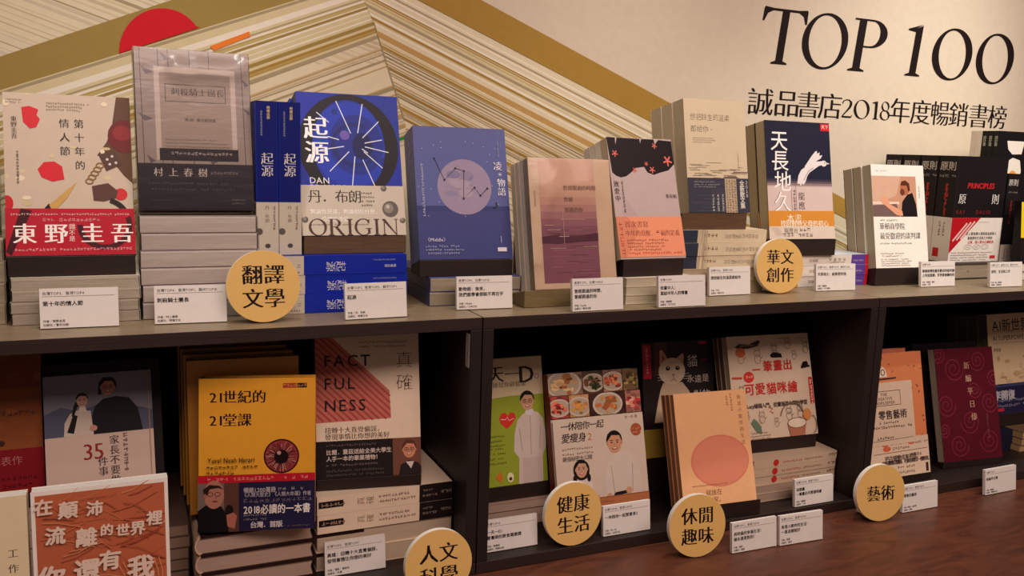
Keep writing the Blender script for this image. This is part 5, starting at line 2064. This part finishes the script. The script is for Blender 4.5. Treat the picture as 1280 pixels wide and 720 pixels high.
card('white title card on the bench, left one of the touching pair', (0.4130, -0.0765, BC), '台灣TOP11．香港TOP14', ['與阿貓的幸福生活！', '貓永遠是對的！'], ['作者／貓奴', '出版社／時報'], yaw=-1)
card('white title card on the bench, right one of the touching pair', (0.5060, -0.0805, BC), '台灣TOP12．香港TOP15', ['角落小夥伴的生活：', '一直這樣就好'], ['作者／橫溝', '出版社／遠流'], yaw=-2)
card('white title card on the bench below the orange framed label book', (0.8160, -0.0475, BC), '台灣TOP15．香港TOP19', ['零售的藝術'], ['作者／露西．強斯頓', '出版社／原點'], yaw=0)
card('white title card on the bench below the burgundy swirl book', (1.0430, -0.0385, BC), '台灣TOP17', ['新編平日傳'], ['作者／編輯部', '出版社／編輯部文化'], yaw=1)

sign('round tan sign reading 人文科學 on the bench, cut by the picture edge', (-0.075, -0.0525, BC + .0008), ('人文', '科學'), yaw=0, R=0.0495)
sign('round tan sign reading 健康生活 in front of the white-coat book and the cookbook', (0.1655, 0.001, FC + .0008), ('健康', '生活'), yaw=0, R=0.0500)
sign('round tan sign reading 休閒趣味 standing on the bench', (0.3520, -0.068, BC + .0008), ('休閒', '趣味'), yaw=-6, R=0.0500)
sign('round tan sign reading 藝術 standing on the bench', (0.7470, -0.062, BC + .0008), ('藝術',), yaw=-8, R=0.0505)

# ------------------------------------------------------------------ foreground books on the bench
RUST = (184, 104, 72)


def art_rust(a):
    a.rect(.028, .022, .972, 1, RUST)
    rng = a.rng
    for k in range(150):
        x, y = rng.random() * .72 + .04, rng.random() * .9 + .04
        n = rng.uniform(.12, .36)
        sl = rng.uniform(-.10, .12)
        pts = [(x, y), (min(.96, x + n * .4), y + sl * .2), (min(.965, x + n), y + sl)]
        a.line(pts, rng.uniform(.003, .012), rng.choice([(164, 84, 60), (194, 116, 78), (172, 92, 64), (200, 134, 94), (156, 74, 58), (188, 106, 74)]))
    for k in range(9):
        pts = [(.60 + k * .03 + .10 * math.sin(t * .5 + k * .1), .42 + t * .07) for t in range(0, 9)]
        a.line([(min(.965, p[0]), p[1]) for p in pts], .008, (206, 136, 90))
    tc = (222, 200, 182)
    for ch, x, y, s in (('在', .02, .035, .135), ('顛', .185, .06, .145), ('沛', .385, .075, .125), ('流', .085, .185, .15), ('離', .30, .21, .16), ('的', .48, .205, .10), ('世', .595, .215, .105),
                        ('界', .70, .21, .12), ('裡', .825, .165, .125), ('你', .02, .385, .20), ('還', .275, .375, .20), ('有', .46, .345, .17), ('我', .665, .395, .21)):
        a.text(ch, x, y, s, tc, off=.03, shear=.05)
    a.text('｡', .955, .20, .06, tc)


L = (-0.566, -0.150, -0.3478)
book('rust orange book with white hand-lettered characters in a white border, in front at lower left', L, 0.5, 5, 0.136, 0.210, 0.020, (232, 224, 214), art_rust, spine='R', hard=False, seed=71, page=(226, 220, 210))


def art_work(a):
    a.text('工作', .86, .50 - .23, .075, (70, 58, 52), vert=True, ming=True, gap=.55)


book('plain cream book with a small vertical title left of the rust orange book', (-0.712, -0.150, -0.3478), 0.5, 5, 0.142, 0.208, 0.022, (222, 206, 172), art_work, spine='R', seed=72, page=(226, 220, 210))
stand('dark riser under the rust orange book', (L[0], L[1], L[2]), 0.5, 5, BC, 0.136, 0.022, 0.0, STANDD, rest=.12)
stand('dark riser under the plain cream book', (-0.712, -0.150, -0.3478), 0.5, 5, BC, 0.142, 0.024, 0.0, STANDD, rest=.12)
